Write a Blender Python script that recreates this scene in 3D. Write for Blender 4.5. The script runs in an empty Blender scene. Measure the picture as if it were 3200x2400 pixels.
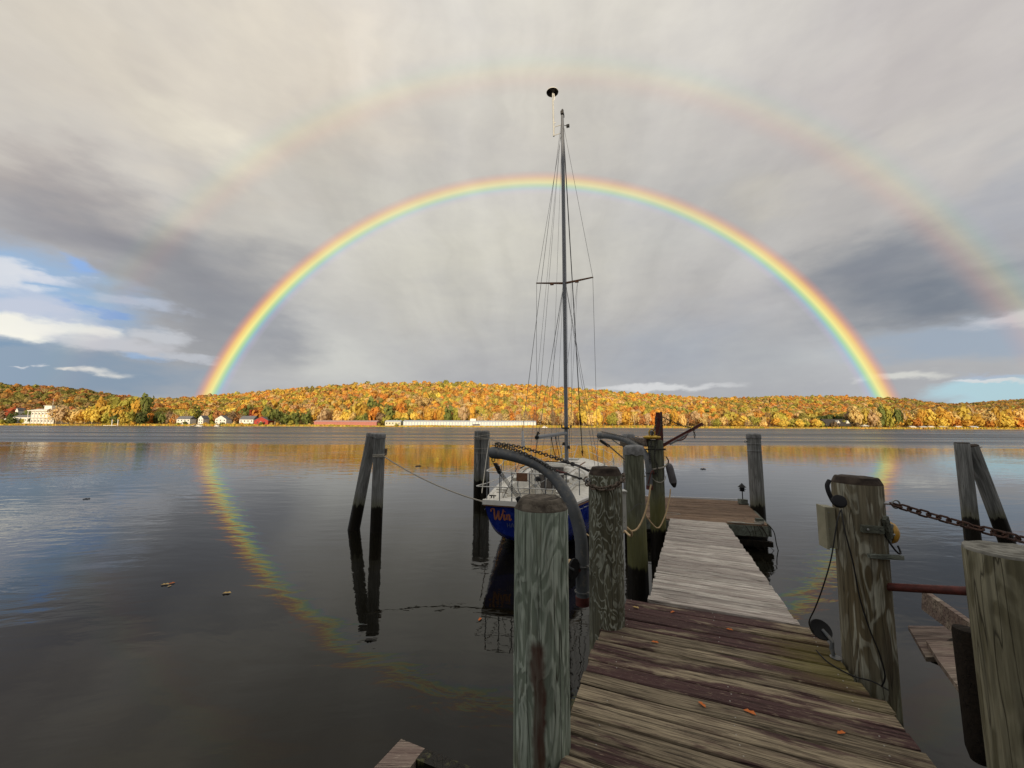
import bpy, math, random
import numpy as np
from mathutils import Vector, Matrix, Quaternion, noise as mnoise
R = random.Random(7)
PI = math.pi
rad = math.radians
S = bpy.context.scene
COL = S.collection

# ------------------------------------------------------------------ camera
cd = bpy.data.cameras.new('camera'); cam = bpy.data.objects.new('camera', cd); COL.objects.link(cam)
S.camera = cam
cd.sensor_fit = 'HORIZONTAL'; cd.sensor_width = 36; cd.lens = 36*1230/3200
cd.clip_start = .05; cd.clip_end = 9000
cam.location = (0, 0, 2.45)
cam.matrix_world = Matrix.Translation((0, 0, 2.45)) @ Matrix.Rotation(rad(90+6.033), 4, 'X') @ Matrix.Rotation(rad(0.235), 4, 'Z')

# ------------------------------------------------------------------ light
AZ, AL = rad(2.84), rad(9.09)                       # antisolar point, below the horizon
ANTI = Vector((math.sin(AZ)*math.cos(AL), math.cos(AZ)*math.cos(AL), -math.sin(AL)))
sd = bpy.data.lights.new('sun', 'SUN'); sd.energy = 4.2; sd.angle = rad(.53); sd.color = (1, .84, .62)
sun = bpy.data.objects.new('sun', sd); COL.objects.link(sun)
sun.rotation_euler = ANTI.to_track_quat('-Z', 'Y').to_euler(); sun.location = (0, -60, 40)
S.view_settings.view_transform = 'Standard'; S.view_settings.look = 'None'
S.view_settings.exposure = 0; S.view_settings.gamma = 1
try: S.view_settings.use_curve_mapping = False
except Exception: pass
S.cycles.max_bounces = 6
S.cycles.transparent_max_bounces = 8

def lin(c):
    return tuple(((v/255)/12.92 if v/255 <= .04045 else ((v/255+.055)/1.055)**2.4) for v in c[:3])

class NT:
    """small helper for node trees"""
    def __init__(s, tree): s.t = tree; s.n = tree.nodes; s.l = tree.links
    def node(s, typ, **kw):
        n = s.n.new(typ)
        for k, v in kw.items(): setattr(n, k, v)
        return n
    def put(s, sock, v):
        if isinstance(v, bpy.types.NodeSocket): s.l.new(v, sock)
        elif v is not None: sock.default_value = v
    def m(s, op, a, b=None, c=None, clamp=False):
        n = s.node('ShaderNodeMath', operation=op, use_clamp=clamp)
        for i, v in enumerate((a, b, c)):
            if v is not None: s.put(n.inputs[i], v)
        return n.outputs[0]
    def v(s, op, a, b=None, scale=None):
        n = s.node('ShaderNodeVectorMath', operation=op)
        s.put(n.inputs[0], a)
        if b is not None: s.put(n.inputs[1], b)
        if scale is not None: s.put(n.inputs['Scale'], scale)
        return n.outputs['Value'] if op in ('DOT_PRODUCT', 'LENGTH', 'DISTANCE') else n.outputs[0]
    def xyz(s, x, y, z):
        n = s.node('ShaderNodeCombineXYZ')
        for i, q in enumerate((x, y, z)): s.put(n.inputs[i], q)
        return n.outputs[0]
    def sep(s, v):
        n = s.node('ShaderNodeSeparateXYZ'); s.put(n.inputs[0], v); return n.outputs
    def noise(s, vec, scale=1, detail=3, rough=.5, dist=0):
        n = s.node('ShaderNodeTexNoise'); s.put(n.inputs['Vector'], vec)
        s.put(n.inputs['Scale'], scale); s.put(n.inputs['Detail'], detail)
        s.put(n.inputs['Roughness'], rough); s.put(n.inputs['Distortion'], dist)
        return n.outputs[0]
    def smooth(s, v, a, b, lo=0., hi=1.):
        n = s.node('ShaderNodeMapRange', interpolation_type='SMOOTHSTEP'); s.put(n.inputs[0], v)
        for i, q in enumerate((a, b, lo, hi)): s.put(n.inputs[i+1], q)
        return n.outputs[0]
    def ramp(s, v, stops, interp='LINEAR'):
        n = s.node('ShaderNodeValToRGB'); s.put(n.inputs[0], v); e = n.color_ramp; e.interpolation = interp
        while len(e.elements) < len(stops): e.elements.new(.5)
        for el, (p, c) in zip(e.elements, stops):
            el.position = p; el.color = (*c, 1) if len(c) == 3 else c
        return n.outputs[0]
    def mix(s, f, a, b, mode='MIX'):
        n = s.node('ShaderNodeMix', data_type='RGBA', blend_type=mode)
        s.put(n.inputs[0], f); 
        for i, q in ((6, a), (7, b)):
            if isinstance(q, tuple) and len(q) == 3: q = (*q, 1)
            s.put(n.inputs[i], q)
        return n.outputs[2]

# ------------------------------------------------------------------ sky
W = bpy.data.worlds.new('World'); S.world = W; W.use_nodes = True
t = NT(W.node_tree); t.n.clear()
tc = t.node('ShaderNodeTexCoord'); D = tc.outputs['Generated']
dx, dy, dz = t.sep(D)
RAD = 57.29578
az = t.m('MULTIPLY', t.m('ARCTAN2', dx, dy), RAD)
el = t.m('MULTIPLY', t.m('ARCSINE', dz), RAD)
el = t.m('ABSOLUTE', el)
stretch = t.v('MULTIPLY', D, (1, 1, 2.6))
w1 = t.node('ShaderNodeTexNoise'); t.put(w1.inputs['Vector'], stretch); w1.inputs['Scale'].default_value = 4; w1.inputs['Detail'].default_value = 6
w2 = t.node('ShaderNodeTexNoise'); t.put(w2.inputs['Vector'], stretch); w2.inputs['Scale'].default_value = 15; w2.inputs['Detail'].default_value = 5
wx, wy, wz = t.sep(w1.outputs['Color']); vx, vy, vz = t.sep(w2.outputs['Color'])
lowk = t.smooth(el, 2, 24, .18, 1)
azw = t.m('ADD', az, t.m('ADD', t.m('MULTIPLY', t.m('SUBTRACT', wx, .5), 16), t.m('MULTIPLY', t.m('SUBTRACT', vx, .5), 5)))
elw = t.m('ADD', el, t.m('MULTIPLY', lowk, t.m('ADD', t.m('MULTIPLY', t.m('SUBTRACT', wy, .5), 14), t.m('MULTIPLY', t.m('SUBTRACT', vy, .5), 4.5))))
def A10(c): return lin(c)
base = t.ramp(t.m('DIVIDE', el, 90), [(0, A10((172, 175, 180))), (.2, A10((186, 184, 182))), (.5, A10((206, 202, 196))), (1, A10((243, 237, 226)))])
blobs = [
(-46.2,34.2,30,13,(212,203,188),.80),(-26.8,42.6,19,11,(222,212,196),.80),(3.0,44.6,26,13,(214,209,198),.80),
(49.2,34.1,24,13,(190,184,182),.80),(-40.2,30.7,9,3.6,(228,221,203),.75),(-52.7,22.0,9,4,(178,168,162),.70),
(-47.2,18.2,17,6,(143,143,149),.95),(-37.5,14.4,11,8,(146,148,155),.95),(24.7,26.2,17,7.5,(180,180,178),.60),
(34.1,27.3,7,3.5,(202,197,186),.60),(45.0,27.7,7,3,(205,200,192),.50),(-7.5,23.4,33,12,(208,205,193),.80),
(-24,9.6,17,7,(205,205,200),.80),(1.6,12.0,20,9,(180,180,180),.80),(22.3,10.2,15,5.5,(162,168,178),.80),
(44,16.4,12,5.2,(130,136,147),.9),(47,12.2,13,3.2,(122,130,142),.95),(-36,11.5,9,6,(141,144,152),.85),(-8,17,22,6,(200,198,190),.5),(58,20,10,6,(160,164,174),.80),(35.3,7.8,9.1,3.8,(178,182,185),.70)]
crisp = [
(56,8.4,17,2.4,(160,174,190),.90,.6),(53,9.7,5,.8,(205,205,210),.8,.3),(57,3.2,11.5,1.9,(184,221,238),1.0,.75),
(51.1,4.7,3.6,.35,(176,190,210),.8,.4),(50.5,4.3,3.2,.22,(228,230,235),.9,.4),(44.5,5.2,3.2,.6,(222,222,215),.8,.3),
(21.0,5.15,10,.55,(216,217,218),.9,.3),
(-57,11.5,15,5.2,(152,182,216),1.0,.55),(-55,5.0,20,3.5,(140,158,177),1.0,.5),(-50.5,13.6,3,.6,(215,218,228),.9,.3),
(-53.5,13.3,2.6,1.5,(222,224,230),.9,.5),(-51.6,10.6,4.5,2.0,(203,206,220),.85,.3),(-53.0,8.7,4.4,1.4,(246,243,232),1.0,.55),
(-49,9.0,3.2,1.0,(243,240,232),.85,.45),(-45.7,8.1,5,1.0,(205,206,212),.8,.3),(-42.9,9.5,3.4,.9,(205,208,214),.8,.3),
(-46.0,5.3,2.2,.5,(230,228,222),.85,.1),(-48.2,5.1,1.0,.32,(232,228,220),.8,.1),(-51.7,5.15,.6,.16,(220,220,222),.7,.1),
(-50.4,5.2,.6,.2,(220,220,222),.7,.1),(-49.1,15.1,2.0,.8,(138,176,230),.8,.3),(-44,12.6,3.6,.7,(190,198,214),.7,.2),(-47,11.2,3.0,.45,(128,166,222),.7,.3),(-43,7.2,2.6,.4,(150,185,225),.6,.3),(-55,6.9,3,.4,(120,148,176),.7,.3),(-40,7.6,3.4,.5,(200,204,212),.7,.2),(-50.5,12.4,2.2,.5,(226,228,234),.7,.3)]
P = t.xyz(azw, elw, 0)
fine = t.noise(stretch, 40, 5, .6)
elf = t.m('ADD', el, t.m('ADD', t.m('MULTIPLY', t.m('SUBTRACT', vy, .5), 2.2), t.m('MULTIPLY', t.m('SUBTRACT', fine, .5), .9)))
azf = t.m('ADD', az, t.m('ADD', t.m('MULTIPLY', t.m('SUBTRACT', vx, .5), 9), t.m('MULTIPLY', t.m('SUBTRACT', wx, .5), 5)))
P2 = t.xyz(azf, elf, 0)
col = base
def blob(P, a, e, sa, se, c, s, soft=0.):
    global col
    q = t.v('MULTIPLY', t.v('SUBTRACT', P, (a, e, 0)), (1/sa, 1/se, 0))
    f = t.smooth(t.v('LENGTH', q), soft, 1.25 if soft < .5 else 1.12, s, 0)
    col = t.mix(f, col, A10(c))
for b in blobs: blob(P, *b)
skyt = t.node('ShaderNodeTexSky', sky_type='NISHITA'); skyt.sun_disc = False
skyt.sun_elevation = AL; skyt.sun_rotation = AZ + PI
nish = t.v('MULTIPLY', skyt.outputs[0], (.1, .1, .1))
# rain shafts and streaks fanning out from the point opposite the sun
da = t.m('SUBTRACT', az, 2.84); de = t.m('ADD', el, 9.09)
phi = t.m('ARCTAN2', da, de); rr = t.m('SQRT', t.m('ADD', t.m('MULTIPLY', da, da), t.m('MULTIPLY', de, de)))
st = t.noise(t.xyz(t.m('ADD', t.m('MULTIPLY', phi, 5.0), t.m('MULTIPLY', wx, 1.2)), t.m('MULTIPLY', rr, .02), 3.3), 1.3, 4, .55)
streak = t.m('MULTIPLY', t.m('SUBTRACT', st, .5), t.smooth(el, 3, 20, .06, .34))
puff = t.m('ADD', t.m('MULTIPLY', t.m('SUBTRACT', wz, .5), .30), t.m('ADD', t.m('MULTIPLY', t.m('SUBTRACT', vz, .5), .12), t.m('MULTIPLY', t.m('SUBTRACT', fine, .5), .05)))
gain = t.m('ADD', 1.0, t.m('ADD', streak, puff))
col = t.v('MULTIPLY', col, t.xyz(gain, gain, t.m('SUBTRACT', gain, t.m('MULTIPLY', puff, .25))))
# clear gaps: a little of the physical sky under the cloud colours
for b in crisp: blob(P2, *b)
gap = t.m('MAXIMUM', t.smooth(t.v('LENGTH', t.v('MULTIPLY', t.v('SUBTRACT', P2, (57, 3.2, 0)), (1/11.5, 1/1.9, 0))), .7, 1.1, .25, 0),
          t.smooth(t.v('LENGTH', t.v('MULTIPLY', t.v('SUBTRACT', P2, (-57, 11.5, 0)), (1/15, 1/5.2, 0))), .5, 1.1, .12, 0))
col = t.mix(gap, col, nish)
# the double rainbow
cosA = t.v('DOT_PRODUCT', D, tuple(ANTI))
th = t.m('MULTIPLY', t.m('ARCCOSINE', cosA), RAD)
ins = t.smooth(th, 35, 42.0, 1.0, 1.10)
ins = t.m('MULTIPLY', ins, t.m('ADD', t.smooth(th, 41.5, 43.4, 1, .87), t.m('MULTIPLY', t.smooth(th, 50, 58, 0, 1), .10)))
col = t.v('SCALE', col, scale=ins)
def T(x): return (x-39.5)/5
bow = t.ramp(t.m('DIVIDE', t.m('SUBTRACT', th, 39.5), 5), [(T(40.7), A10((212, 200, 225))), (T(41.15), A10((192, 186, 230))), (T(41.5), A10((150, 206, 222))),
      (T(41.82), A10((180, 230, 165))), (T(42.2), A10((252, 243, 150))), (T(42.6), A10((255, 212, 125))), (T(43.0), A10((252, 168, 115))), (T(43.5), A10((220, 138, 128)))])
ba = t.ramp(t.m('DIVIDE', t.m('SUBTRACT', th, 39.5), 5), [(T(40.75), (0,)*3), (T(41.25), (.28,)*3), (T(41.7), (.7,)*3), (T(42.2), (1,)*3), (T(42.65), (.9,)*3), (T(43.0), (.5,)*3), (T(43.6), (0,)*3)])
ba = t.m('MULTIPLY', ba, t.m('MULTIPLY', t.smooth(el, 10, 33, .90, .50), t.m('ADD', .85, t.m('MULTIPLY', wz, .3))))
col = t.mix(ba, col, bow)
bow2 = t.ramp(t.m('DIVIDE', t.m('SUBTRACT', th, 51), 5), [(0, A10((190, 120, 125))), (.35, A10((235, 170, 135))), (.55, A10((240, 225, 150))), (.72, A10((165, 215, 180))), (.95, A10((165, 180, 225)))])
ba2 = t.ramp(t.m('DIVIDE', t.m('SUBTRACT', th, 51), 5), [(.08, (0,)*3), (.35, (.8,)*3), (.55, (.9,)*3), (.72, (.7,)*3), (1, (0,)*3)])
col = t.mix(t.m('MULTIPLY', ba2, t.m('MULTIPLY', t.smooth(el, 8, 40, .20, .13), t.m('MULTIPLY', t.m('ADD', .5, wz), t.smooth(az, -50, -32, .15, 1)))), col, bow2)
sund = t.v('DOT_PRODUCT', D, tuple(-ANTI))
west = t.m('MULTIPLY', t.smooth(t.m('ADD', sund, t.m('MULTIPLY', t.m('SUBTRACT', wx, .5), .3)), .35, .9, 0, .75), 1)
col = t.mix(west, col, nish)
bg = t.node('ShaderNodeBackground'); bg.inputs['Strength'].default_value = .1
t.put(bg.inputs['Color'], t.v('SCALE', col, scale=10.))
wo = t.node('ShaderNodeOutputWorld'); t.l.new(bg.outputs[0], wo.inputs[0])

# ------------------------------------------------------------------ object helpers
ORG = {}
def org(o): return ORG.get(o.name, Vector((0, 0, 0)))
def tag(o, label=None, cat=None, group=None, kind=None):
    for k, v in (('label', label), ('category', cat), ('group', group), ('kind', kind)):
        if v: o[k] = v
    return o
def empty(name, loc, label, cat, group=None, rz=0):
    o = bpy.data.objects.new(name, None); COL.objects.link(o); o.location = loc; o.rotation_euler[2] = rz
    o.empty_display_size = .1; ORG[o.name] = Vector(loc) if not rz else Vector((0, 0, 0))
    return tag(o, label, cat, group)

class MB:
    def __init__(s): s.v = []; s.f = []
    def add(s, vs, fs):
        n = len(s.v); s.v += [tuple(q) for q in vs]; s.f += [tuple(i+n for i in f) for f in fs]; return s
    def box(s, c, d, rz=0, rx=0, ry=0, ch=0):
        Mx = Matrix.Rotation(rz, 3, 'Z') @ Matrix.Rotation(ry, 3, 'Y') @ Matrix.Rotation(rx, 3, 'X')
        x, y, z = d[0]/2, d[1]/2, d[2]/2
        vs = [Vector(c) + Mx @ Vector((a*x, b*y, e*z)) for e in (-1, 1) for b in (-1, 1) for a in (-1, 1)]
        return s.add(vs, [(0, 2, 3, 1), (4, 5, 7, 6), (0, 1, 5, 4), (2, 6, 7, 3), (0, 4, 6, 2), (1, 3, 7, 5)])
    def beam(s, a, b, w, h, up=(0, 0, 1)):
        a, b = Vector(a), Vector(b); d = (b-a).normalized(); u = Vector(up); u = (u - d*u.dot(d)).normalized(); r = d.cross(u)
        vs = [p + r*i*w/2 + u*j*h/2 for p in (a, b) for j in (-1, 1) for i in (-1, 1)]
        return s.add(vs, [(0, 1, 3, 2), (4, 6, 7, 5), (0, 4, 5, 1), (2, 3, 7, 6), (0, 2, 6, 4), (1, 5, 7, 3)])
    def tube(s, pts, r, n=8, closed=False, cap=True):
        pts = [Vector(p) for p in pts]; m = len(pts); vs = []
        rs = r if isinstance(r, (list, tuple)) else [r]*m
        prev = None
        for i, p in enumerate(pts):
            if closed: d = pts[(i+1) % m]-pts[i-1]
            else: d = pts[min(i+1, m-1)]-pts[max(i-1, 0)]
            d.normalize()
            if prev is None:
                u = Vector((0, 0, 1)) if abs(d.z) < .9 else Vector((1, 0, 0))
            else: u = prev
            u = (u-d*u.dot(d)).normalized(); prev = u; w = d.cross(u)
            for k in range(n):
                a = 2*PI*k/n; vs.append(p+(u*math.cos(a)+w*math.sin(a))*rs[i])
        fs = []
        for i in range(m if closed else m-1):
            j = (i+1) % m
            for k in range(n): fs.append((i*n+k, i*n+(k+1) % n, j*n+(k+1) % n, j*n+k))
        if cap and not closed: fs += [tuple(range(n))[::-1], tuple((m-1)*n+k for k in range(n))]
        return s.add(vs, fs)
    def lathe(s, prof, c=(0, 0, 0), n=16, axis=None):
        vs = []; M = Matrix.Identity(3)
        if axis is not None: M = Vector(axis).to_track_quat('Z', 'Y').to_matrix()
        for r, z in prof:
            for k in range(n):
                a = 2*PI*k/n; vs.append(Vector(c)+M @ Vector((r*math.cos(a), r*math.sin(a), z)))
        fs = [(i*n+k, i*n+(k+1) % n, (i+1)*n+(k+1) % n, (i+1)*n+k) for i in range(len(prof)-1) for k in range(n)]
        fs += [tuple(range(n))[::-1], tuple((len(prof)-1)*n+k for k in range(n))]
        return s.add(vs, fs)
    def prism(s, poly, z0, z1):
        n = len(poly); vs = [(x, y, z0) for x, y in poly]+[(x, y, z1) for x, y in poly]
        return s.add(vs, [tuple(range(n))[::-1], tuple(range(n, 2*n))]+[(i, (i+1) % n, n+(i+1) % n, n+i) for i in range(n)])
    def build(s, name, mat, parent=None, origin=None, smooth=40):
        if origin is None:
            a = np.array(s.v); origin = Vector(((a.min(0)+a.max(0))/2).tolist()); 
            if parent is None: origin.z = float(a[:, 2].min())
        origin = Vector(origin)
        me = bpy.data.meshes.new(name); me.from_pydata([tuple(Vector(v)-origin) for v in s.v], [], s.f); me.update()
        if smooth:
            me.shade_smooth(); me.set_sharp_from_angle(angle=rad(smooth))
        if mat: me.materials.append(mat)
        o = bpy.data.objects.new(name, me); COL.objects.link(o); ORG[o.name] = origin
        if parent: o.parent = parent; o.location = origin-org(parent)
        else: o.location = origin
        return o
def spline(pts, n=8):
    pts = [Vector(p) for p in pts]; out = []
    for i in range(len(pts)-1):
        p0, p1, p2, p3 = pts[max(i-1, 0)], pts[i], pts[i+1], pts[min(i+2, len(pts)-1)]
        for k in range(n):
            u = k/n
            out.append(.5*((2*p1)+(p2-p0)*u+(2*p0-5*p1+4*p2-p3)*u*u+(3*p1-p0-3*p2+p3)*u**3))
    return out+[pts[-1]]
def sag(a, b, s, n=14):
    a, b = Vector(a), Vector(b)
    return [a.lerp(b, i/n)-Vector((0, 0, s*4*(i/n)*(1-i/n))) for i in range(n+1)]

# ------------------------------------------------------------------ materials
def mat(name, color=(.5,)*3, rough=.6, metal=0, spec=.5, build=None, noise=0, nscale=20, bump=0):
    m = bpy.data.materials.new(name); m.use_nodes = True; k = NT(m.node_tree)
    b = k.n['Principled BSDF']; b.inputs['Base Color'].default_value = (*color, 1)
    b.inputs['Roughness'].default_value = rough; b.inputs['Metallic'].default_value = metal
    b.inputs['Specular IOR Level'].default_value = spec
    if noise or bump:
        tcn = k.node('ShaderNodeTexCoord'); n = k.noise(tcn.outputs['Object'], nscale, 5, .6)
        if noise:
            c = k.v('SCALE', (*color,), scale=k.smooth(n, .25, .75, 1-noise, 1+noise))
            k.put(b.inputs['Base Color'], c)
        if bump:
            bn = k.node('ShaderNodeBump'); bn.inputs['Strength'].default_value = bump; bn.inputs['Distance'].default_value = .01
            k.put(bn.inputs['Height'], n); k.put(b.inputs['Normal'], bn.outputs[0])
    if build: build(k, b)
    return m

def pile_mat(name, light, dark, freq=9., zs=.2, contrast=.8, algae=1.05, tide=.56, brown=0., scale=5., wet=True, thin=0, streak=False):
    def bd(k, b):
        tcn = k.node('ShaderNodeTexCoord'); oi = k.node('ShaderNodeObjectInfo'); g = k.node('ShaderNodeNewGeometry')
        po = k.v('ADD', tcn.outputs['Object'], k.xyz(k.m('MULTIPLY', oi.outputs['Random'], 37), 0, k.m('MULTIPLY', oi.outputs['Random'], 91)))
        ps = k.v('MULTIPLY', po, (1, 1, zs))
        n1 = k.noise(ps, scale, 3, .45, .9)
        tri = k.m('PINGPONG', k.m('MULTIPLY', n1, freq*2), 1)
        line = k.smooth(tri, .55, .9) if thin == 1 else k.smooth(tri, .52, .86) if thin == 2 else k.smooth(tri, .25, .75)
        fib = k.noise(k.v('MULTIPLY', po, (60, 60, 2.2)), 1, 4, .6)
        big = k.noise(k.v('MULTIPLY', po, (2.2, 2.2, .9)), 1, 3, .6)
        big2 = k.noise(k.v('MULTIPLY', po, (5, 5, 1.2)), 1.3, 4, .7)
        f = k.m('MULTIPLY', line, contrast)
        f = k.m('MULTIPLY', f, k.smooth(big2, .35, .62, .25, 1))
        c = k.mix(f, dark, light)
        mid = tuple((a*1.0+q*1.3)/2.3 for a, q in zip(light, dark))
        c = k.mix(k.smooth(big, .35, .65, 0, .4), c, mid)
        if brown: c = k.mix(k.smooth(big2, .52, .62, 0, brown), c, (.09, .055, .03))
        c = k.v('SCALE', c, scale=k.smooth(fib, .28, .72, .66, 1.28))
        # checks (long dark splits)
        chk = k.noise(k.v('MULTIPLY', po, (14, 14, .55)), 1, 2, .5)
        c = k.mix(k.smooth(k.m('ABSOLUTE', k.m('SUBTRACT', chk, .5)), .0, .007, .8, 0), c, (.03, .025, .018))
        if streak:
            ox, oy, oz = k.sep(tcn.outputs['Object']); wob = k.m('MULTIPLY', k.m('SUBTRACT', k.noise(k.v('MULTIPLY', po, (3, 3, 2)), 1, 5, .7), .5), .13)
            sm = k.smooth(k.m('ABSOLUTE', k.m('ADD', ox, k.m('ADD', wob, k.m('ADD', .022, k.m('MULTIPLY', k.m('SUBTRACT', oz, 1), .03))))), .022, .045, 1, 0)
            sm = k.m('MULTIPLY', sm, k.m('MULTIPLY', k.smooth(oz, 1.36, 1.42, 1, 0), k.smooth(oy, -.02, -.06, 0, 1)))
            c = k.mix(k.m('MULTIPLY', sm, k.smooth(big2, .3, .6, .5, .95)), c, (.075, .032, .022))
        px, py, pz = k.sep(g.outputs['Position'])
        zz = k.m('ADD', pz, k.m('MULTIPLY', k.m('SUBTRACT', k.noise(k.v('MULTIPLY', po, (12, 12, 1.2)), 1, 4, .6), .5), .35))
        if wet:
            c = k.mix(k.m('MULTIPLY', k.smooth(zz, algae-.05, algae-.55, 0, .85), k.smooth(fib, .2, .8, .6, 1)), c, (.105, .10, .02))
            c = k.mix(k.smooth(zz, tide+.02, tide-.04, 0, 1), c, (.011, .009, .006))
        k.put(b.inputs['Base Color'], c)
        k.put(b.inputs['Roughness'], k.smooth(zz, tide-.03, tide+.05, .45, .9) if wet else .9)
        b.inputs['Specular IOR Level'].default_value = .25
        bn = k.node('ShaderNodeBump'); bn.inputs['Strength'].default_value = .75; bn.inputs['Distance'].default_value = .006
        k.put(bn.inputs['Height'], k.m('ADD', k.m('MULTIPLY', line, .5), k.m('ADD', fib, k.smooth(k.m('ABSOLUTE', k.m('SUBTRACT', chk, .5)), 0, .012, -1, 0))))
        k.put(b.inputs['Normal'], bn.outputs[0])
    return mat(name, build=bd)
M = {}
M['pileA'] = pile_mat('greenish treated pile wood', (.50, .56, .48), (.165, .20, .155), 5, .24, 1., brown=.3, scale=12, streak=True)
M['pileB'] = pile_mat('grey brown pile wood with contour grain', (.40, .42, .35), (.09, .085, .055), 6, .42, .95, scale=13, thin=1, algae=.9)
M['pileC'] = pile_mat('green stained pile wood', (.21, .22, .165), (.11, .115, .08), 6, .12, .6, algae=1.45)
M['pileD'] = pile_mat('mossy pile wood with pale loops', (.50, .50, .41), (.115, .092, .052), 3.6, .22, .85, scale=11, thin=2, algae=.95, brown=.35)
M['pileE'] = pile_mat('olive brown pile wood', (.27, .255, .18), (.11, .10, .06), 3, .26, .9, scale=8, algae=.9)
M['pileG'] = pile_mat('weathered grey pile wood', (.34, .345, .335), (.16, .162, .155), 6, .12, .6, algae=.95, tide=.58)

def cap_wood(name, a, b_, rs=60):
    def bd(k, b):
        tcn = k.node('ShaderNodeTexCoord'); x, y, z = k.sep(tcn.outputs['Object'])
        n = k.noise(tcn.outputs['Object'], 14, 5, .65)
        r = k.m('SQRT', k.m('ADD', k.m('MULTIPLY', x, x), k.m('MULTIPLY', y, y)))
        ring = k.m('PINGPONG', k.m('ADD', k.m('MULTIPLY', r, rs), k.m('MULTIPLY', n, 1.2)), 1)
        c = k.mix(k.m('ADD', k.m('MULTIPLY', ring, .3), k.m('MULTIPLY', k.smooth(n, .35, .65), .7)), b_, a)
        k.put(b.inputs['Base Color'], c); b.inputs['Roughness'].default_value = .92; b.inputs['Specular IOR Level'].default_value = .2
        bn = k.node('ShaderNodeBump'); bn.inputs['Strength'].default_value = .8; bn.inputs['Distance'].default_value = .006
        k.put(bn.inputs['Height'], k.m('ADD', ring, n)); k.put(b.inputs['Normal'], bn.outputs[0])
    return mat(name, build=bd)
M['endA'] = cap_wood('dark weathered end grain', (.17, .145, .115), (.035, .028, .022))
M['endB'] = cap_wood('black brown end grain', (.085, .065, .05), (.022, .016, .014))
M['endE'] = cap_wood('pale grey end grain', (.30, .29, .255), (.10, .095, .08), 45)
M['cap'] = cap_wood('pale grey weathered pile cap', (.32, .32, .32), (.13, .13, .13), 20)

def plank_mat(name, light, dark, stain, st=.5, grain=(4.5, 80, 80), wear=.4, var=.25, patch=(1.5, 9), moss=None):
    def bd(k, b):
        tcn = k.node('ShaderNodeTexCoord'); oi = k.node('ShaderNodeObjectInfo')
        rnd = oi.outputs['Random']
        po = k.v('ADD', tcn.outputs['Object'], k.xyz(k.m('MULTIPLY', rnd, 53), k.m('MULTIPLY', rnd, 17), 0))
        fib = k.noise(k.v('MULTIPLY', po, grain), 1, 6, .62, .4)
        fib2 = k.noise(k.v('MULTIPLY', po, (grain[0]*3.5, grain[1]*2.6, 90)), 1, 3, .6)
        pat = k.noise(k.v('MULTIPLY', po, (patch[0], patch[1], 3)), 1, 4, .65, .3)
        gw_ = k.node('ShaderNodeNewGeometry'); wp = k.noise(k.v('MULTIPLY', gw_.outputs['Position'], (1.7, 2.3, 1)), 1, 6, .68, .5)
        pat = k.m('ADD', k.m('ADD', k.m('MULTIPLY', pat, .66), k.m('MULTIPLY', wp, .22)), k.m('MULTIPLY', fib, .12))
        slow = k.noise(k.v('MULTIPLY', po, (1.1, 30, 20)), 1, 4, .6)
        c = k.mix(k.smooth(k.m('ADD', k.m('MULTIPLY', fib, .6), k.m('MULTIPLY', slow, .4)), .38, .60), dark, light)
        c = k.mix(k.m('MULTIPLY', k.smooth(k.m('ADD', pat, k.m('MULTIPLY', k.m('SUBTRACT', rnd, .5), .16)), .442, .535), st), c, stain)
        c = k.mix(k.m('MULTIPLY', k.smooth(fib2, .60, .72), wear), c, tuple(min(1, q*2.0) for q in light))
        chk = k.noise(k.v('MULTIPLY', po, (.8, 34, 20)), 1, 2, .5)
        split = k.smooth(k.m('ABSOLUTE', k.m('SUBTRACT', chk, .5)), 0, .02, 1, 0)
        c = k.mix(k.m('MULTIPLY', split, .7), c, (.012, .009, .008))
        c = k.v('SCALE', c, scale=k.m('ADD', 1-var, k.m('MULTIPLY', k.m('FRACT', k.m('MULTIPLY', rnd, 7.31)), 2*var)))
        if moss:
            g = k.node('ShaderNodeNewGeometry'); dd = k.v('DISTANCE', k.v('MULTIPLY', g.outputs['Position'], (1, 1, 0)), (*moss, 0))
            c = k.mix(k.m('MULTIPLY', k.smooth(k.m('ADD', dd, k.m('MULTIPLY', k.m('SUBTRACT', pat, .5), .8)), .12, .5, .65, 0), k.smooth(fib2, .3, .6, .5, 1)), c, (.17, .15, .03))
        k.put(b.inputs['Base Color'], c); b.inputs['Roughness'].default_value = .88; b.inputs['Specular IOR Level'].default_value = .25
        bn = k.node('ShaderNodeBump'); bn.inputs['Strength'].default_value = .9; bn.inputs['Distance'].default_value = .005
        k.put(bn.inputs['Height'], k.m('SUBTRACT', k.m('ADD', fib, k.m('MULTIPLY', fib2, .5)), split)); k.put(b.inputs['Normal'], bn.outputs[0])
    return mat(name, build=bd)
M['deck'] = plank_mat('weathered deck plank', (.36, .295, .20), (.13, .10, .07), (.07, .033, .036), .93, moss=(2.15, 2.85))
M['gang'] = plank_mat('silvery gangway plank', (.74, .69, .62), (.33, .285, .25), (.27, .22, .20), .55, wear=.35, var=.16)
M['float'] = plank_mat('brown floating dock plank', (.30, .205, .135), (.13, .085, .06), (.085, .052, .04), .4, var=.2)
M['green'] = plank_mat('green grey timber', (.24, .26, .22), (.10, .11, .09), (.07, .07, .045), .5)
M['old'] = plank_mat('old splintered timber', (.42, .35, .28), (.15, .115, .09), (.17, .11, .10), .6)
M['dkwood'] = plank_mat('dark wet timber', (.035, .026, .018), (.014, .011, .008), (.02, .014, .01), .5, wear=.1)

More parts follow.
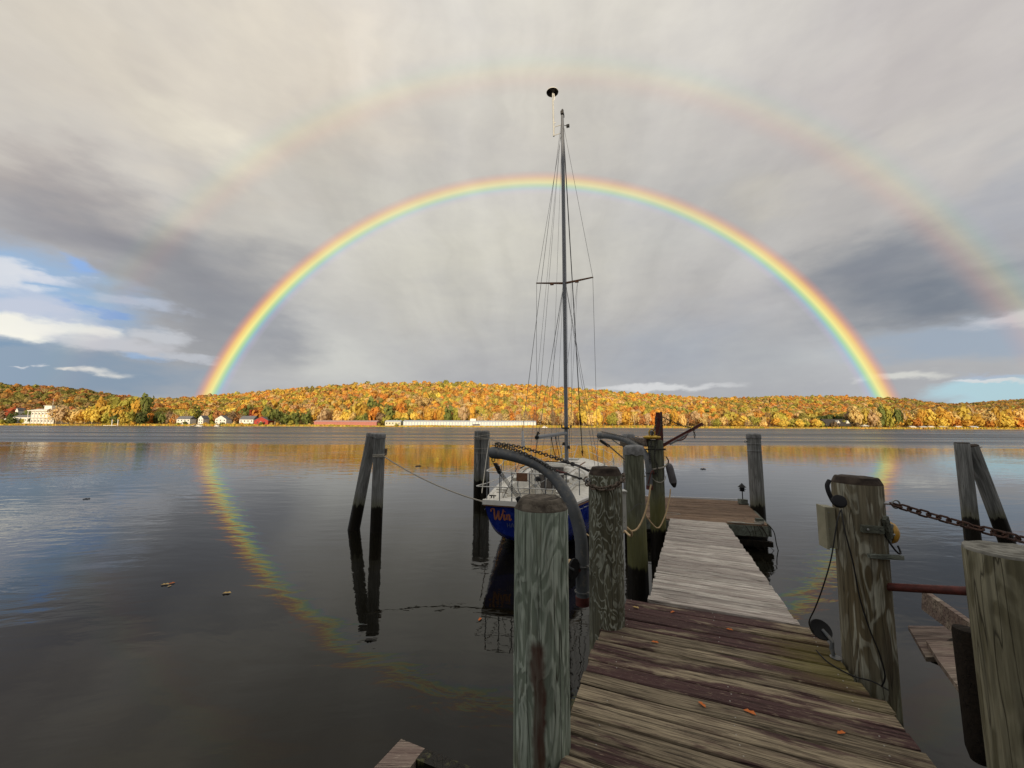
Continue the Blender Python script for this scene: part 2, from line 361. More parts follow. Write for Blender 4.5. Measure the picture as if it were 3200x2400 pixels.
def pipe_bd(k, b):
    tcn = k.node('ShaderNodeTexCoord'); n = k.noise(tcn.outputs['Object'], 16, 5, .65)
    g = k.node('ShaderNodeNewGeometry'); nx, ny, nz = k.sep(g.outputs['Normal'])
    f = k.smooth(k.m('ADD', n, k.m('MULTIPLY', nz, .12)), .56, .62)
    n2 = k.noise(tcn.outputs['Object'], 45, 3, .5)
    c = k.mix(f, (.105, .115, .125), (.16, .155, .145))
    c = k.mix(k.smooth(n2, .70, .74), c, (.02, .02, .02))
    k.put(b.inputs['Base Color'], c); b.inputs['Roughness'].default_value = .5
    bn = k.node('ShaderNodeBump'); bn.inputs['Strength'].default_value = .3; bn.inputs['Distance'].default_value = .002
    k.put(bn.inputs['Height'], n); k.put(b.inputs['Normal'], bn.outputs[0])
M['pipe'] = mat('grey painted steel pipe', build=pipe_bd)
M['chain'] = mat('dark galvanised chain', (.045, .042, .04), .55, .5, noise=.5, nscale=60)
M['rust'] = mat('rusty chain iron', (.075, .038, .027), .8, .2, noise=.5, nscale=60)
M['ironchain'] = mat('dull brown chain iron', (.15, .115, .09), .7, .3, noise=.5, nscale=60)
M['galv'] = mat('galvanised steel', (.33, .34, .35), .45, .7, noise=.2)
M['redsteel'] = mat('oxide red painted steel', (.095, .02, .015), .6, 0, noise=.45, nscale=25, bump=.3)
M['black'] = mat('black plastic', (.010, .010, .011), .6, spec=.3)
M['dark'] = mat('dark fabric', (.022, .022, .025), .85, spec=.2)
M['white'] = mat('white gelcoat', (.84, .82, .76), .35, noise=.08, nscale=6)
M['deckw'] = mat('white nonskid deck', (.78, .75, .68), .6, noise=.14, nscale=9)
def hull_bd(k, b):
    g = k.node('ShaderNodeNewGeometry'); px, py, pz = k.sep(g.outputs['Position']); n = k.noise(g.outputs['Position'], 5, 5, .65)
    c = k.mix(k.smooth(n, .35, .7), (.008, .026, .26, 1), (.014, .04, .34, 1))
    zz = k.m('ADD', pz, k.m('MULTIPLY', k.m('SUBTRACT', n, .5), .10))
    c = k.mix(k.smooth(zz, .10, .17, .85, 0), c, (.03, .035, .025, 1)); k.put(b.inputs['Base Color'], c)
    k.put(b.inputs['Roughness'], k.smooth(n, .35, .65, .16, .34))
M['blue'] = mat('blue hull paint', build=hull_bd)
M['stripe'] = mat('white stripe paint', (.75, .75, .75), .4)
M['orange'] = mat('orange lettering', (.56, .20, .10), .5)
M['dimletter'] = mat('grey lettering', (.12, .14, .28), .5)
M['steel'] = mat('stainless rail', (.62, .62, .60), .3, .8)
M['railw'] = mat('white rail tubing', (.66, .64, .6), .4)
M['alu'] = mat('grey anodised mast', (.20, .21, .23), .42, .25, noise=.12, nscale=12)
M['wire'] = mat('rigging wire', (.12, .12, .125), .5, .4)
M['rope'] = mat('pale rope', (.42, .39, .33), .9, noise=.3, nscale=120, bump=.5)
M['tan'] = mat('tan hose', (.56, .40, .22), .6, noise=.15, nscale=30)
M['yellow'] = mat('weathered yellow plastic', (.55, .34, .03), .6, noise=.3, nscale=25)
M['lens'] = mat('yellow lamp lens', (.55, .30, .04), .4, noise=.2, nscale=30)
M['box'] = mat('grey painted box', (.30, .285, .20), .6, noise=.12, nscale=15)
M['boxw'] = mat('off white box', (.5, .5, .47), .6, noise=.1, nscale=15)
M['greybox'] = mat('grey electrical box', (.26, .28, .27), .5)
M['fender'] = mat('grey rubber fender', (.115, .11, .12), .6, noise=.2, nscale=10)
M['teak'] = mat('teak trim', (.22, .11, .06), .7, noise=.3)
M['window'] = mat('dark window', (.02, .022, .025), .1)
M['leafo'] = mat('orange leaf', (.62, .17, .03), .7)
M['leafy'] = mat('yellow leaf', (.60, .42, .16), .7)
M['nail'] = mat('pale nail head', (.40, .38, .34), .5, .4)
M['hatch'] = mat('grey companionway board', (.10, .09, .085), .6, noise=.2)

# ------------------------------------------------------------------ water
def water_bd(k, b):
    g = k.node('ShaderNodeNewGeometry'); pos = g.outputs['Position']
    x, y, z = k.sep(pos)
    warp = k.noise(k.v('MULTIPLY', pos, (.25, .25, 0)), 1, 2, .5)
    q = k.v('ADD', pos, k.xyz(k.m('MULTIPLY', warp, 2.5), k.m('MULTIPLY', warp, 1.5), 0))
    swell = k.noise(k.v('MULTIPLY', q, (.55, 1.5, 0)), 1, 2, .5)
    rip = k.noise(k.v('MULTIPLY', q, (2.2, 5.0, 0)), 1, 3, .5, .4)
    tiny = k.noise(k.v('MULTIPLY', q, (7, 15, 0)), 1, 2, .5, .3)
    patch = k.noise(k.v('MULTIPLY', pos, (.05, .11, 0)), 1, 3, .55)
    pm = k.smooth(patch, .40, .62, .35, 1.15)
    near = k.smooth(y, 3, 26, 1, .0)
    far = k.smooth(k.m('ADD', y, k.m('MULTIPLY', k.m('SUBTRACT', k.noise(k.v('MULTIPLY', pos, (.012, .09, 0)), 1, 4, .6), .5), 55)), 40, 66, 0, 1)
    left = k.smooth(x, -4, -13, .9, 1.9)
    h = k.m('ADD', k.m('MULTIPLY', swell, .0075), k.m('MULTIPLY', rip, k.m('MULTIPLY', pm, k.smooth(y, 4, 16, .0062, .0034))))
    h = k.m('ADD', h, k.m('MULTIPLY', tiny, k.m('MULTIPLY', near, .00016)))
    h = k.m('MULTIPLY', h, left)
    # breeze beyond the sheltered cove
    streakn = k.noise(k.v('MULTIPLY', pos, (.004, .06, 0)), 1, 4, .6)
    breeze = k.noise(k.v('MULTIPLY', pos, (.31, .83, 0)), 1, 7, .7, .6)
    fz = k.m('MULTIPLY', far, k.smooth(streakn, .38, .62, .35, 1))
    h = k.m('ADD', h, k.m('MULTIPLY', breeze, k.m('MULTIPLY', fz, .045)))
    bn = k.node('ShaderNodeBump'); bn.inputs['Strength'].default_value = 1; bn.inputs['Distance'].default_value = 1
    k.put(bn.inputs['Height'], h); k.put(b.inputs['Normal'], bn.outputs[0])
    silt = k.noise(k.v('MULTIPLY', pos, (.12, .2, 0)), 1, 3, .5)
    k.put(b.inputs['Base Color'], k.mix(k.smooth(silt, .35, .65), (.0045, .004, .0022, 1), (.007, .006, .0035, 1)))
    k.put(b.inputs['Roughness'], k.m('ADD', .01, k.m('ADD', k.smooth(y, 16, 45, 0, .05), k.m('MULTIPLY', fz, .34))))
    b.inputs['IOR'].default_value = 1.333; b.inputs['Specular Tint'].default_value = (1, .98, .94, 1)
M['water'] = mat('river water', spec=.5, build=water_bd)
wb = MB(); wb.add([(-3000, -200, 0), (3000, -200, 0), (3000, 3000, 0), (-3000, 3000, 0)], [(0, 1, 2, 3)])
tag(wb.build('river_water', M['water'], origin=(0, 0, 0), smooth=0), kind='structure')
#--PART2--
# ------------------------------------------------------------------ near shore behind the camera
M['bank'] = mat('gravel bank', (.10, .09, .07), .95, noise=.3, nscale=2)
b = MB(); b.box((2, -58, .2), (500, 100, 1.6)); tag(b.build('river_bank', M['bank']), kind='structure')
b = MB(); vs = []; xs = [-420+i*12 for i in range(72)]; ys = [-7.5, -14, -24, -34, -44, -52, -60, -75, -110]; hs = [.9, 1.6, 5, 11, 17, 21, 23.1, 24, 22]
for j, (y, h) in enumerate(zip(ys, hs)):
    for i, x in enumerate(xs): vs.append((x, y, h+(.06*h)*mnoise.noise(Vector((x*.03, y*.05, 1)))*(0 if y == -60 and abs(x) < 40 else 1)))
b.add(vs, [(j*72+i, j*72+i+1, (j+1)*72+i+1, (j+1)*72+i) for j in range(8) for i in range(71)])
tag(b.build('shade_bluff', mat('shade bluff ground', (.13, .10, .06), .95, noise=.4, nscale=.4), origin=(0, 0, 0)), kind='structure')  # unseen bluff added behind the camera, shaped to keep sun off the docks

# ------------------------------------------------------------------ piles
def nz(x, y, z): return mnoise.noise(Vector((x, y, z)))
def pile_mb(r0, r1, z0, z1, cham=.05, seed=0, n=40, flat=0., chin=.35, fine=14):
    b = MB(); rows = []
    zs = [z0+(z1-cham-z0)*i/fine for i in range(fine+1)]
    vs = []
    def rr(a, z, r):
        q = r*(1+.035*nz(2*math.cos(a)+seed, 2*math.sin(a), z*.6)+.012*nz(7*math.cos(a), 7*math.sin(a)+seed, z*2))
        if flat: q *= 1-flat*(1-abs(math.cos(4*a+seed)))
        return q
    for i, z in enumerate(zs):
        r = r0+(r1-r0)*i/fine
        for k in range(n):
            a = 2*PI*k/n; q = rr(a, z, r); vs.append((q*math.cos(a), q*math.sin(a), z))
    m = fine+1
    for f, dz in ((1-chin*.45, .55), (1-chin*.8, .9), (1-chin, 1.0), (.4, 1.06)):
        for k in range(n):
            a = 2*PI*k/n; q = rr(a, z1, r1)*f; vs.append((q*math.cos(a), q*math.sin(a), z1-cham+cham*dz+.006*nz(q*20*math.cos(a)+seed, q*20*math.sin(a), 0)))
        m += 1
    fs = [(i*n+k, i*n+(k+1) % n, (i+1)*n+(k+1) % n, (i+1)*n+k) for i in range(m-1) for k in range(n)]
    fs += [tuple(range(n))[::-1], tuple((m-1)*n+k for k in range(n))]
    b.add(vs, fs); b.top = fine*n*1
    return b
def pile(name, label, x, y, ztop, r0, r1, mt, lean=(0, 0), cham=.05, cap=None, seed=0, zbot=-1.6, endmat=None, cat='pile', group=None, flat=0, chin=.35):
    b = pile_mb(r0, r1, zbot, ztop, cham, seed, flat=flat, chin=chin)
    o = b.build(name, M[mt], origin=(0, 0, 0), smooth=50)
    if endmat:
        o.data.materials.append(M[endmat])
        for p in o.data.polygons:
            if p.center.z > ztop-cham*.985: p.material_index = 1
    o.location = (x, y, 0)
    L = Vector((lean[0], lean[1], ztop)); qz = Vector((0, 0, 1)).rotation_difference(L.normalized()); o.rotation_mode = 'QUATERNION'; o.rotation_quaternion = qz
    ORG[o.name] = Vector((0, 0, 0))
    if cap:
        c = MB(); n = 28; vs = []
        for j, (f, dz) in enumerate(((1.09, -.11), (1.09, -.05), (1.07, -.012), (.9, .012), (.45, .022))):
            for k in range(n):
                a = 2*PI*k/n; w = 1+.03*nz(3*math.cos(a)+seed, 3*math.sin(a), 4)+.012*nz(9*math.cos(a)+seed, 9*math.sin(a), j)
                z = ztop+dz*cap+(.03*cap*nz(2.5*math.cos(a)+seed, 2.5*math.sin(a), 9) if j == 0 else 0)
                vs.append((r1*f*w*math.cos(a), r1*f*w*math.sin(a), z))
        c.add(vs, [(i*n+k, i*n+(k+1) % n, (i+1)*n+(k+1) % n, (i+1)*n+k) for i in range(4) for k in range(n)]+[tuple(4*n+k for k in range(n)), tuple(range(n))[::-1]])
        c.build('cap', M['cap'], o)
    return tag(o, label, cat, group)
def on_pile(o, b, name, mt):          # b in the pile's own frame
    return b.build(name, M[mt], o)

pA = pile('mooring_pile', 'big greenish foreground pile with rust brown knot streak, left of the plank deck', .16, 2.19, 2.065, .150, .144, 'pileA', cham=.055, endmat='endA', seed=1, chin=.3)
b = MB(); b.add([(-.055, -.145, 1.44), (-.02, -.152, 1.445), (.0, -.152, 1.36), (.012, -.151, 1.25), (-.012, -.152, 1.16), (-.045, -.148, 1.17), (-.06, -.143, 1.28), (-.03, -.135, 1.3)],
                [(0, 1, 2, 7), (2, 3, 4, 7), (4, 5, 6, 7), (6, 0, 7)])
pB = pile('chained_pile', 'brown pile with dark rounded top and rusty chain at the deck far left corner', .785, 3.42, 2.10, .150, .138, 'pileB', cham=.06, endmat='endB', seed=4, chin=.22, lean=(.012, 0))
pC = pile('capped_pile', 'green stained pile with a pale peeling cap, just left of the gangway', 1.735, 5.62, 2.165, .142, .126, 'pileC', cap=1.0, seed=8, cham=.02, lean=(-.01, 0))
pH = pile('capped_pile', 'grey pile with a pale cap half hidden behind the green stained pile', 2.60, 8.85, 2.26, .14, .128, 'pileG', cap=1.3, seed=11, cham=.02)
pG = pile('hoist_pile', 'pile hung with chains and a dock line, carrying the rusty red hoist beam', 2.745, 7.60, 2.19, .145, .138, 'pileC', seed=14, cham=.02, zbot=-1.6)
pF = pile('capped_pile', 'lone grey pile with a pale cap at the outer corner of the floating dock', 5.97, 9.80, 2.27, .168, .150, 'pileG', cap=1.0, seed=17, cham=.02)
pL1 = pile('leaning_pile', 'dark pile leaning on its partner in open water left of the sailboat', -3.72, 9.60, 2.27, .145, .128, 'pileG', lean=(.32, .1), cap=.8, seed=20, cham=.02)
pL2 = pile('capped_pile', 'upright grey pile with white line round it, in open water left of sailboat', -3.12, 9.38, 2.245, .137, .128, 'pileG', cap=.9, seed=23, cham=.02)
pM1 = pile('bundled_pile', 'left hand pile of the roped pair standing behind the sailboat stern', -1.20, 14.0, 2.27, .13, .12, 'pileG', seed=26, cham=.03)
pM2 = pile('bundled_pile', 'right hand pile of the roped pair standing behind the sailboat stern', -.93, 13.95, 2.27, .17, .15, 'pileG', seed=29, cham=.03)
pR1 = pile('dolphin_pile', 'upright left pile of the propped pair in the water at far right', 9.68, 8.55, 2.13, .130, .12, 'pileG', cham=.02, seed=32, endmat='endB', chin=.1)
pR2 = pile('dolphin_pile', 'leaning right pile of the propped pair in the water at far right', 10.46, 8.6, 2.14, .130, .12, 'pileG', lean=(-.56, .0), cham=.02, seed=35, endmat='endB', chin=.1)
pD = pile('service_pile', 'mossy pile with pale looping stains and electrical boxes at the right deck edge', 2.42, 2.85, 2.10, .145, .143, 'pileD', cham=.045, seed=38, endmat='endB', chin=.16, flat=.02, lean=(.025, 0))
pE = pile('corner_pile', 'thick olive pile with pale slanted top at the right edge of the photo', 2.28, 1.85, 1.90, .16, .150, 'pileE', cham=.012, seed=41, endmat='endE', chin=.03, lean=(-.02, 0))

# wooden blocks nailed to the service pile
def block(pts, th, mt='green'):
    return None
for c, d, rz, ry in (((-.045, -.150, 1.775), (.125, .03, .045), -.15, .02), ((.03, -.150, 1.60), (.24, .028, .026), .1, .06)):
    b = MB(); b.box(c, d, rz, 0, ry); b.build('block', M['green'], pD)
b = MB(); b.beam((.045, -.150, 1.85), (.085, -.140, 1.72), .022, .06, up=(1, .6, .3)); b.build('block', M['green'], pD)
for p in ((.085, -.165, 1.745), (-.085, -.165, 1.775)):
    b = MB(); b.lathe([(.006, -.005), (.008, 0), (.004, .005)], p, 8, (0, -1, 0)); b.build('bolt', M['galv'], pD)
# bands and hardware on far piles
def ring(parent, z, r, wr=.006, mt='rope', tilt=0, name='rope_turn'):
    b = MB(); b.tube([(r*math.cos(a), r*math.sin(a), z+tilt*math.cos(a)) for a in [2*PI*i/24 for i in range(24)]], wr, 5, closed=True); return b.build(name, M[mt], parent)
for z in (2.03, 1.86): ring(pF, z, .164, .007, 'galv', name='metal_band')
b = MB(); b.tube([(-.15, 0, 2.08), (-.2, -.02, 2.08)], .008, 6); b.tube([(-.22+.022*math.cos(a), -.02, 2.08+.022*math.sin(a)) for a in [2*PI*i/10 for i in range(10)]], .006, 5, closed=True); b.build('eye_bolt', M['chain'], pF)
for z in (1.86, 1.62, ): ring(pH, z, .142, .005, 'rope')
b = MB(); b.tube([(.13, -.02, 2.2), (.18, -.04, 2.2)], .008, 6); b.tube([(.20+.02*math.cos(a), -.04, 2.2+.02*math.sin(a)) for a in [2*PI*i/10 for i in range(10)]], .006, 5, closed=True); b.build('eye_bolt', M['chain'], pH)
for z, tl in ((1.735, .02), (1.715, .0), (1.76, .01)): ring(pL2, z, .140, .010, 'rope', tl)
b = MB(); b.box((.15, .02, 1.82), (.05, .05, .16), ry=.1); b.build('block', M['old'], pL2)
b = MB(); b.tube([(.13, -.02, 2.05), (.2, -.03, 2.05)], .007, 5); b.build('spike', M['chain'], pR2)

# ------------------------------------------------------------------ near deck
U = Vector((.9250, -.3800, 0)); V = Vector((.3800, .9250, 0))
def plank_mb(a0, a1, w, th, n=5, j=.003, seed=0, skew=(0, 0)):
    """plank along local x, cross section with eased edges, slightly uneven"""
    b = MB(); vs = []; c = .006
    for i in range(n+1):
        t = i/n; x = a0+(a1-a0)*t
        dz = j*nz(x*1.3, seed*3.1, 0); dw = j*.9*nz(x*2.1, seed*7.7, 5); cup = j*.6*nz(seed, x, 2)
        for y, z in ((-w/2+dw, -th), (-w/2+dw, -c), (-w/2+c+dw, 0+cup), (w/2-c+dw*.4, 0-cup), (w/2+dw*.4, -c), (w/2+dw*.4, -th)):
            xx = x+(skew[0] if i == 0 else skew[1] if i == n else 0)*y/w
            vs.append((xx, y, z+dz))
    fs = [(i*6+k, (i+1)*6+k, (i+1)*6+(k+1) % 6, i*6+(k+1) % 6) for i in range(n) for k in range(6)]
    fs += [(0, 1, 2, 3, 4, 5), tuple(n*6+k for k in range(6))[::-1]]
    return b.add(vs, fs)
def place_plank(parent, mt, base, uax, u0, u1, w, th, seed, z, skew=(0, 0), tilt=0):
    mid = (u0+u1)/2
    b = plank_mb(u0-mid, u1-mid, w, th, 7, .007, seed, skew)
    o = b.build('plank', M[mt], None, origin=(0, 0, 0), smooth=0)
    loc = Vector(base)+uax*mid; loc.z = z
    o.parent = parent; o.location = loc-org(parent); o.rotation_euler = (tilt, 0, math.atan2(uax.y, uax.x))
    return o
deck = empty('plank_deck', (.9, 2.0, .85), 'weathered near deck of purple brown planks the photographer stands on', 'dock')
PI_ = .1385; rng = random.Random(3)
k = 0; v = 3.93
while v > -.7:
    u0 = -.60+rng.uniform(-.015, .012); u1 = 1.085+rng.uniform(-.012, .012)
    if v > 3.46: u0 = -.46+rng.uniform(-.03, .02)
    if v > 3.16: u1 = 1.02+rng.uniform(-.02, .01)
    if 3.30 < v: u1 = 1.0
    if v < 2.05: u0 = -.56
    place_plank(deck, 'deck', V*v, U, u0, u1, PI_-.0165+rng.uniform(-.003, .002), .04, k, .85+rng.uniform(-.003, .003))
    v -= PI_; k += 1
for uu in (-.42, .25, .92):
    b = MB(); b.beam(U*uu+V*3.9+Vector((0, 0, .70)), U*uu+V*(-.7)+Vector((0, 0, .70)), .05, .2); b.build('joist', M['dkwood'], deck)
b = MB()
for i in range(30):
    vv = 3.93-PI_*i
    for uu in (-.42, .25, .92):
        for s in (-.035, .035):
            if rng.random() < .6: p = U*(uu+rng.uniform(-.012, .012))+V*(vv+s); b.lathe([(.0045, 0), (.0038, .002)], (p.x, p.y, .8515), 6)
tag(b.build('nail_heads', M['nail'], deck), kind='stuff')

# ------------------------------------------------------------------ gangway
def grade(t): return .842-.395*t
gw = empty('gangway', (2.9, 6.2, .6), 'silvery grey plank gangway sloping from the deck down to the floating dock', 'gangway')
GA = Vector((1.80, 3.60, 0)); GB = Vector((3.98, 8.67, 0)); gd = (GB-GA); GL = gd.length; gd.normalize(); gu = Vector((gd.y, -gd.x, 0))
n = int(GL/.1165)
for i in range(n):
    t = (i+.5)/n; c = GA+gd*GL*t
    wd = .575-.04*t
    place_plank(gw, 'gang', c, gu, -wd+rng.uniform(-.012, .012), wd+rng.uniform(-.012, .012), GL/n-.004-rng.uniform(0, .003), .03, i+50, grade(t)+.018+rng.uniform(-.0015, .0015), tilt=-.0715)
for s in (-.5, .5):
    b = MB(); b.beam(GA+gu*s+Vector((0, 0, .70)), GB+gu*s*.93+Vector((0, 0, .33)), .045, .16); b.build('stringer', M['dkwood'], gw)

# ------------------------------------------------------------------ floating dock
fd = empty('floating_dock', (4.2, 9.8, .3), 'brown floating dock platform at the foot of the gangway', 'dock')
c0 = Vector((5.17, 8.20, 0)); fu = Vector((.9636, -.2672, 0)); fv = Vector((.2672, .9636, 0))
rs = (Vector((6.25, 10.9, 0))-c0)                      # slanting right edge
n = 19
for i in range(n):
    dv = .07+i*.1435
    ps = c0+rs*(dv/(rs.dot(fv)))
    base = c0+fv*dv; ue = (ps-base).dot(fu)
    place_plank(fd, 'float', base, fu, -2.5+rng.uniform(-.02, .02), ue, .1435-.008, .035, i+120, .478+rng.uniform(-.002, .002))
b = MB(); b.beam(c0+fu*.0-fv*.025+Vector((0, 0, .345)), c0-fu*2.45-fv*.025+Vector((0, 0, .345)), .04, .20); b.build('fascia_board', M['green'], fd)
b = MB(); b.beam(c0+fu*.05-fv*.06+Vector((0, 0, .12)), c0-fu*2.45-fv*.06+Vector((0, 0, .12)), .10, .10); b.build('bumper_board', M['pileC'], fd)
b = MB(); b.beam(c0+fu*.045+Vector((0, 0, .345)), c0+rs+fu*.045+Vector((0, 0, .345)), .04, .20); b.build('fascia_board', M['green'], fd)
b = MB(); b.box((4.2, 9.75, -.02), (2.7, 2.3, .42), rz=-.27); b.build('float_tank', M['black'], fd)
fe = c0+rs; fl = c0+fv*2.74-fu*2.4
b = MB(); b.beam(fl+Vector((0, 0, .47)), fe+fv*.03+fu*.0+Vector((0, 0, .47)), .03, .05); b.build('edge_strip', M['stripe'], fd)
# mooring block with coiled line on the corner
cl = empty('corner_cleat_block', c0+Vector((-.10, .10, .478)), 'small grey block wrapped in line on the near right corner of the floating dock', 'cleat')
b = MB(); b.box(c0+Vector((-.10, .10, .53)), (.13, .11, .10), rz=-.25); b.build('block', M['green'], cl)
for j in range(3): 
    b = MB(); b.tube([c0+Vector((-.10+.085*math.cos(a), .10+.075*math.sin(a), .495+j*.014+.006*math.sin(3*a))) for a in [2*PI*i/16 for i in range(16)]], .008, 5, closed=True); b.build('rope_turn', M['rope'], cl)
rp = MB(); rp.tube(spline([c0+Vector(q) for q in ((-.12, .0, .49), (-.3, .05, .49), (-.5, .12, .488), (-.62, .19, .488), (-.5, .20, .488), (-.38, .13, .49), (-.55, .11, .49), (-.7, .2, .488))], 5), .009, 5)
tag(rp.build('dock_line', M['rope']), 'pale loose rope lying in loops along the front edge of the floating dock', 'rope')
nt = MB()
for i in range(7):
    x = rng.uniform(-.55, -.02); nt.tube(spline([c0+Vector((x, -.03, .47)), c0+Vector((x+rng.uniform(-.05, .1), -.10, .3)), c0+Vector((x+rng.uniform(-.05, .25), -.09, .1)), c0+Vector((x+rng.uniform(0, .3), -.06, -.05))], 4), .005, 4)
nt.tube(spline([c0+Vector(q) for q in ((.0, .0, .49), (.10, -.03, .35), (.12, -.06, .1), (.16, -.08, -.1))], 4), .009, 5)
tag(nt.build('fishing_line_tangle', M['dkwood']), 'tangle of dark cord hanging down the front corner of the floating dock', 'cord')
lo = MB(); lo.tube(spline([(3.34, 8.98, .487), (3.6, 9.02, .487), (3.8, 9.12, .487), (3.66, 9.24, .487), (3.4, 9.2, .487), (3.3, 9.1, .487)], 5), .006, 5)
tag(lo.build('thin_line', M['rope']), 'thin pale line lying in a loop on the floating dock beside the hoist pile', 'rope')
# solar lantern
sl = empty('solar_lantern', (5.93, 10.35, .48), 'small black tiered lantern standing on a block at the back of the floating dock', 'lantern')
b = MB(); b.box((5.93, 10.35, .54), (.17, .16, .11)); b.build('block', M['green'], sl)
b = MB(); b.tube([(5.93, 10.35, .59), (5.93, 10.35, .80)], .012, 8); b.build('stake', M['black'], sl)
b = MB(); b.lathe([(.03, 0), (.075, .015), (.05, .03), (.05, .05), (.09, .06), (.055, .075), (.055, .10), (.10, .11), (.06, .15), (.02, .19), (.008, .21)], (5.93, 10.35, .79), 12); b.build('lamp_head', M['black'], sl)
b = MB(); b.tube(spline([(5.78, 10.28, .485), (5.9, 10.2, .49), (6.06, 10.3, .485), (6.02, 10.48, .485), (5.85, 10.45, .487)], 5), .008, 5); b.build('cord', M['black'], sl)

# ------------------------------------------------------------------ chains
LINK = {}
def link_mesh(L, w, r, mt, n=10, m=5):
    key = (L, w, r, mt)
    if key in LINK: return LINK[key]
    b = MB(); pts = []
    hw = w/2; st = (L-w)/2
    for i in range(n):
        a = 2*PI*i/n; x = hw*math.cos(a); y = hw*math.sin(a)
        pts.append((x+(st if x > 0 else -st), y, 0))
    b.tube(pts, r, m, closed=True)
    o = b.build('link', M[mt], origin=(0, 0, 0)); me = o.data; bpy.data.objects.remove(o); LINK[key] = me
    return me
def chain(name, label, pts, L=.05, w=.03, r=.005, mt='chain', cat='chain', parent=None, twist=0, seed=1, roll=PI/2):
    pts = [Vector(p) for p in pts]; rg = random.Random(seed)
    cum = [0]
    for a, c in zip(pts, pts[1:]): cum.append(cum[-1]+(c-a).length)
    def at(s):
        for i in range(len(pts)-1):
            if s <= cum[i+1] or i == len(pts)-2:
                return pts[i].lerp(pts[i+1], (s-cum[i])/max(1e-6, cum[i+1]-cum[i]))
    root = parent
    if root is None:
        root = empty(name, pts[0], label, cat)
    pitch = L-2.1*r; me = link_mesh(L, w, r, mt); n = int(cum[-1]/pitch)
    for i in range(n):
        s = (i+.5)*pitch; p = at(s); d = (at(min(s+pitch/2, cum[-1]))-at(max(0, s-pitch/2))).normalized()
        q = d.to_track_quat('X', 'Z') @ Quaternion((1, 0, 0), (i % 2)*roll+twist+rg.uniform(-.25, .25))
        o = bpy.data.objects.new('link', me); COL.objects.link(o); o.parent = root; o.location = p-org(root)
        o.rotation_mode = 'QUATERNION'; o.rotation_quaternion = q
    return root

chain('rusty_chain', 'heavy rusty chain sagging from the mossy pile to the right edge of the photo',
      spline([(2.555, 2.712, 1.936), (2.592, 2.7, 1.925), (2.696, 2.62, 1.888), (2.776, 2.5, 1.858), (2.835, 2.4, 1.838), (2.895, 2.3, 1.82), (2.97, 2.18, 1.80), (3.10, 2.0, 1.80)], 6), (.060), .042, .0072, 'rust', twist=.5)
b = MB(); b.tube([(2.561+.026*math.cos(a), 2.715, 1.937+.026*math.sin(a)) for a in [2*PI*i/16 for i in range(16)]], .0055, 6, closed=True)
b.tube([(2.49, 2.73, 1.937), (2.535, 2.717, 1.937)], .007, 6)
eyeb = b.build('eye_bolt', M['galv'], None); eyeb.parent = pD; eyeb.matrix_parent_inverse = Matrix.Translation(-Vector((2.42, 2.85, 0)))

# davit crane beside the chained pile
def davit(name, label, path, r, base_h=.06, lining=True):
    P = spline(path, 5)
    root = empty(name, path[0], label, 'davit crane')
    b = MB(); b.tube(P, r, 20); b.build('curved_pipe', M['pipe'], root)
    tip = P[-1]; d = (P[-1]-P[-3]).normalized()
    b = MB(); b.lathe([(r*1.02, -.10), (r*1.10, -.09), (r*1.10, .0), (r*1.0, .012), (r*.80, .008), (r*.78, -.02)], tip, 20, d); b.build('end_collar', M['pipe'], root)
    b = MB(); b.lathe([(r*.8, -.004), (r*.75, .010)], tip-d*.006, 16, d); b.build('end_plug', M['black'], root)
    b0 = P[0]; dd = (P[1]-P[0]).normalized()
    b = MB(); b.lathe([(r*.9, -.075), (r*1.06, -.07), (r*1.06, 0), (r*.9, .004)], b0, 20, dd); b.build('base_socket', M['redsteel'], root)
    return root, P
dv, P1 = davit('davit_crane', 'grey curved pipe davit beside the chained pile, arching over the sailboat stern',
      [(.628, 3.64, .96), (.628, 3.64, 1.15), (.628, 3.64, 1.30), (.622, 3.64, 1.44), (.600, 3.66, 1.571), (.564, 3.68, 1.691), (.516, 3.73, 1.804), (.452, 3.8, 1.905), (.377, 3.87, 1.990), (.285, 3.95, 2.055), (.133, 4.06, 2.110), (-.064, 4.2, 2.148), (-.208, 4.3, 2.162)], .0575)
for z in (1.22, 1.0):
    b = MB(); b.tube([(.628+.062*math.cos(a), 3.64+.062*math.sin(a), z) for a in [2*PI*i/16 for i in range(16)]], .008, 6, closed=True); b.beam((.66, 3.6, z), (.72, 3.52, z), .03, .03); b.build('clamp', M['pipe'], dv)
# winch on the davit
wn = empty('hand_winch', (.50, 3.56, 1.15), 'black hand winch with tan rope on its drum, clamped low on the near davit', 'winch')
b = MB(); b.lathe([(.02, -.05), (.085, -.048), (.085, -.03), (.05, -.028), (.05, .028), (.085, .03), (.085, .048), (.02, .05)], (.505, 3.55, 1.23), 18, (.75, -.65, 0)); b.build('drum', M['black'], wn)
b = MB(); b.lathe([(.068, -.026), (.070, .0), (.068, .026)], (.505, 3.55, 1.23), 18, (.75, -.65, 0)); b.build('rope_wrap', M['tan'], wn)
b = MB(); b.box((.49, 3.56, 1.16), (.10, .09, .16), rz=-.6); b.build('housing', M['black'], wn)
b = MB(); b.beam((.42, 3.46, 1.155), (.60, 3.60, 1.20), .03, .022); b.build('bracket', M['redsteel'], wn)
b = MB(); b.tube([(.53, 3.50, 1.23), (.44, 3.42, 1.30)], .010, 6); b.build('crank', M['pipe'], wn)

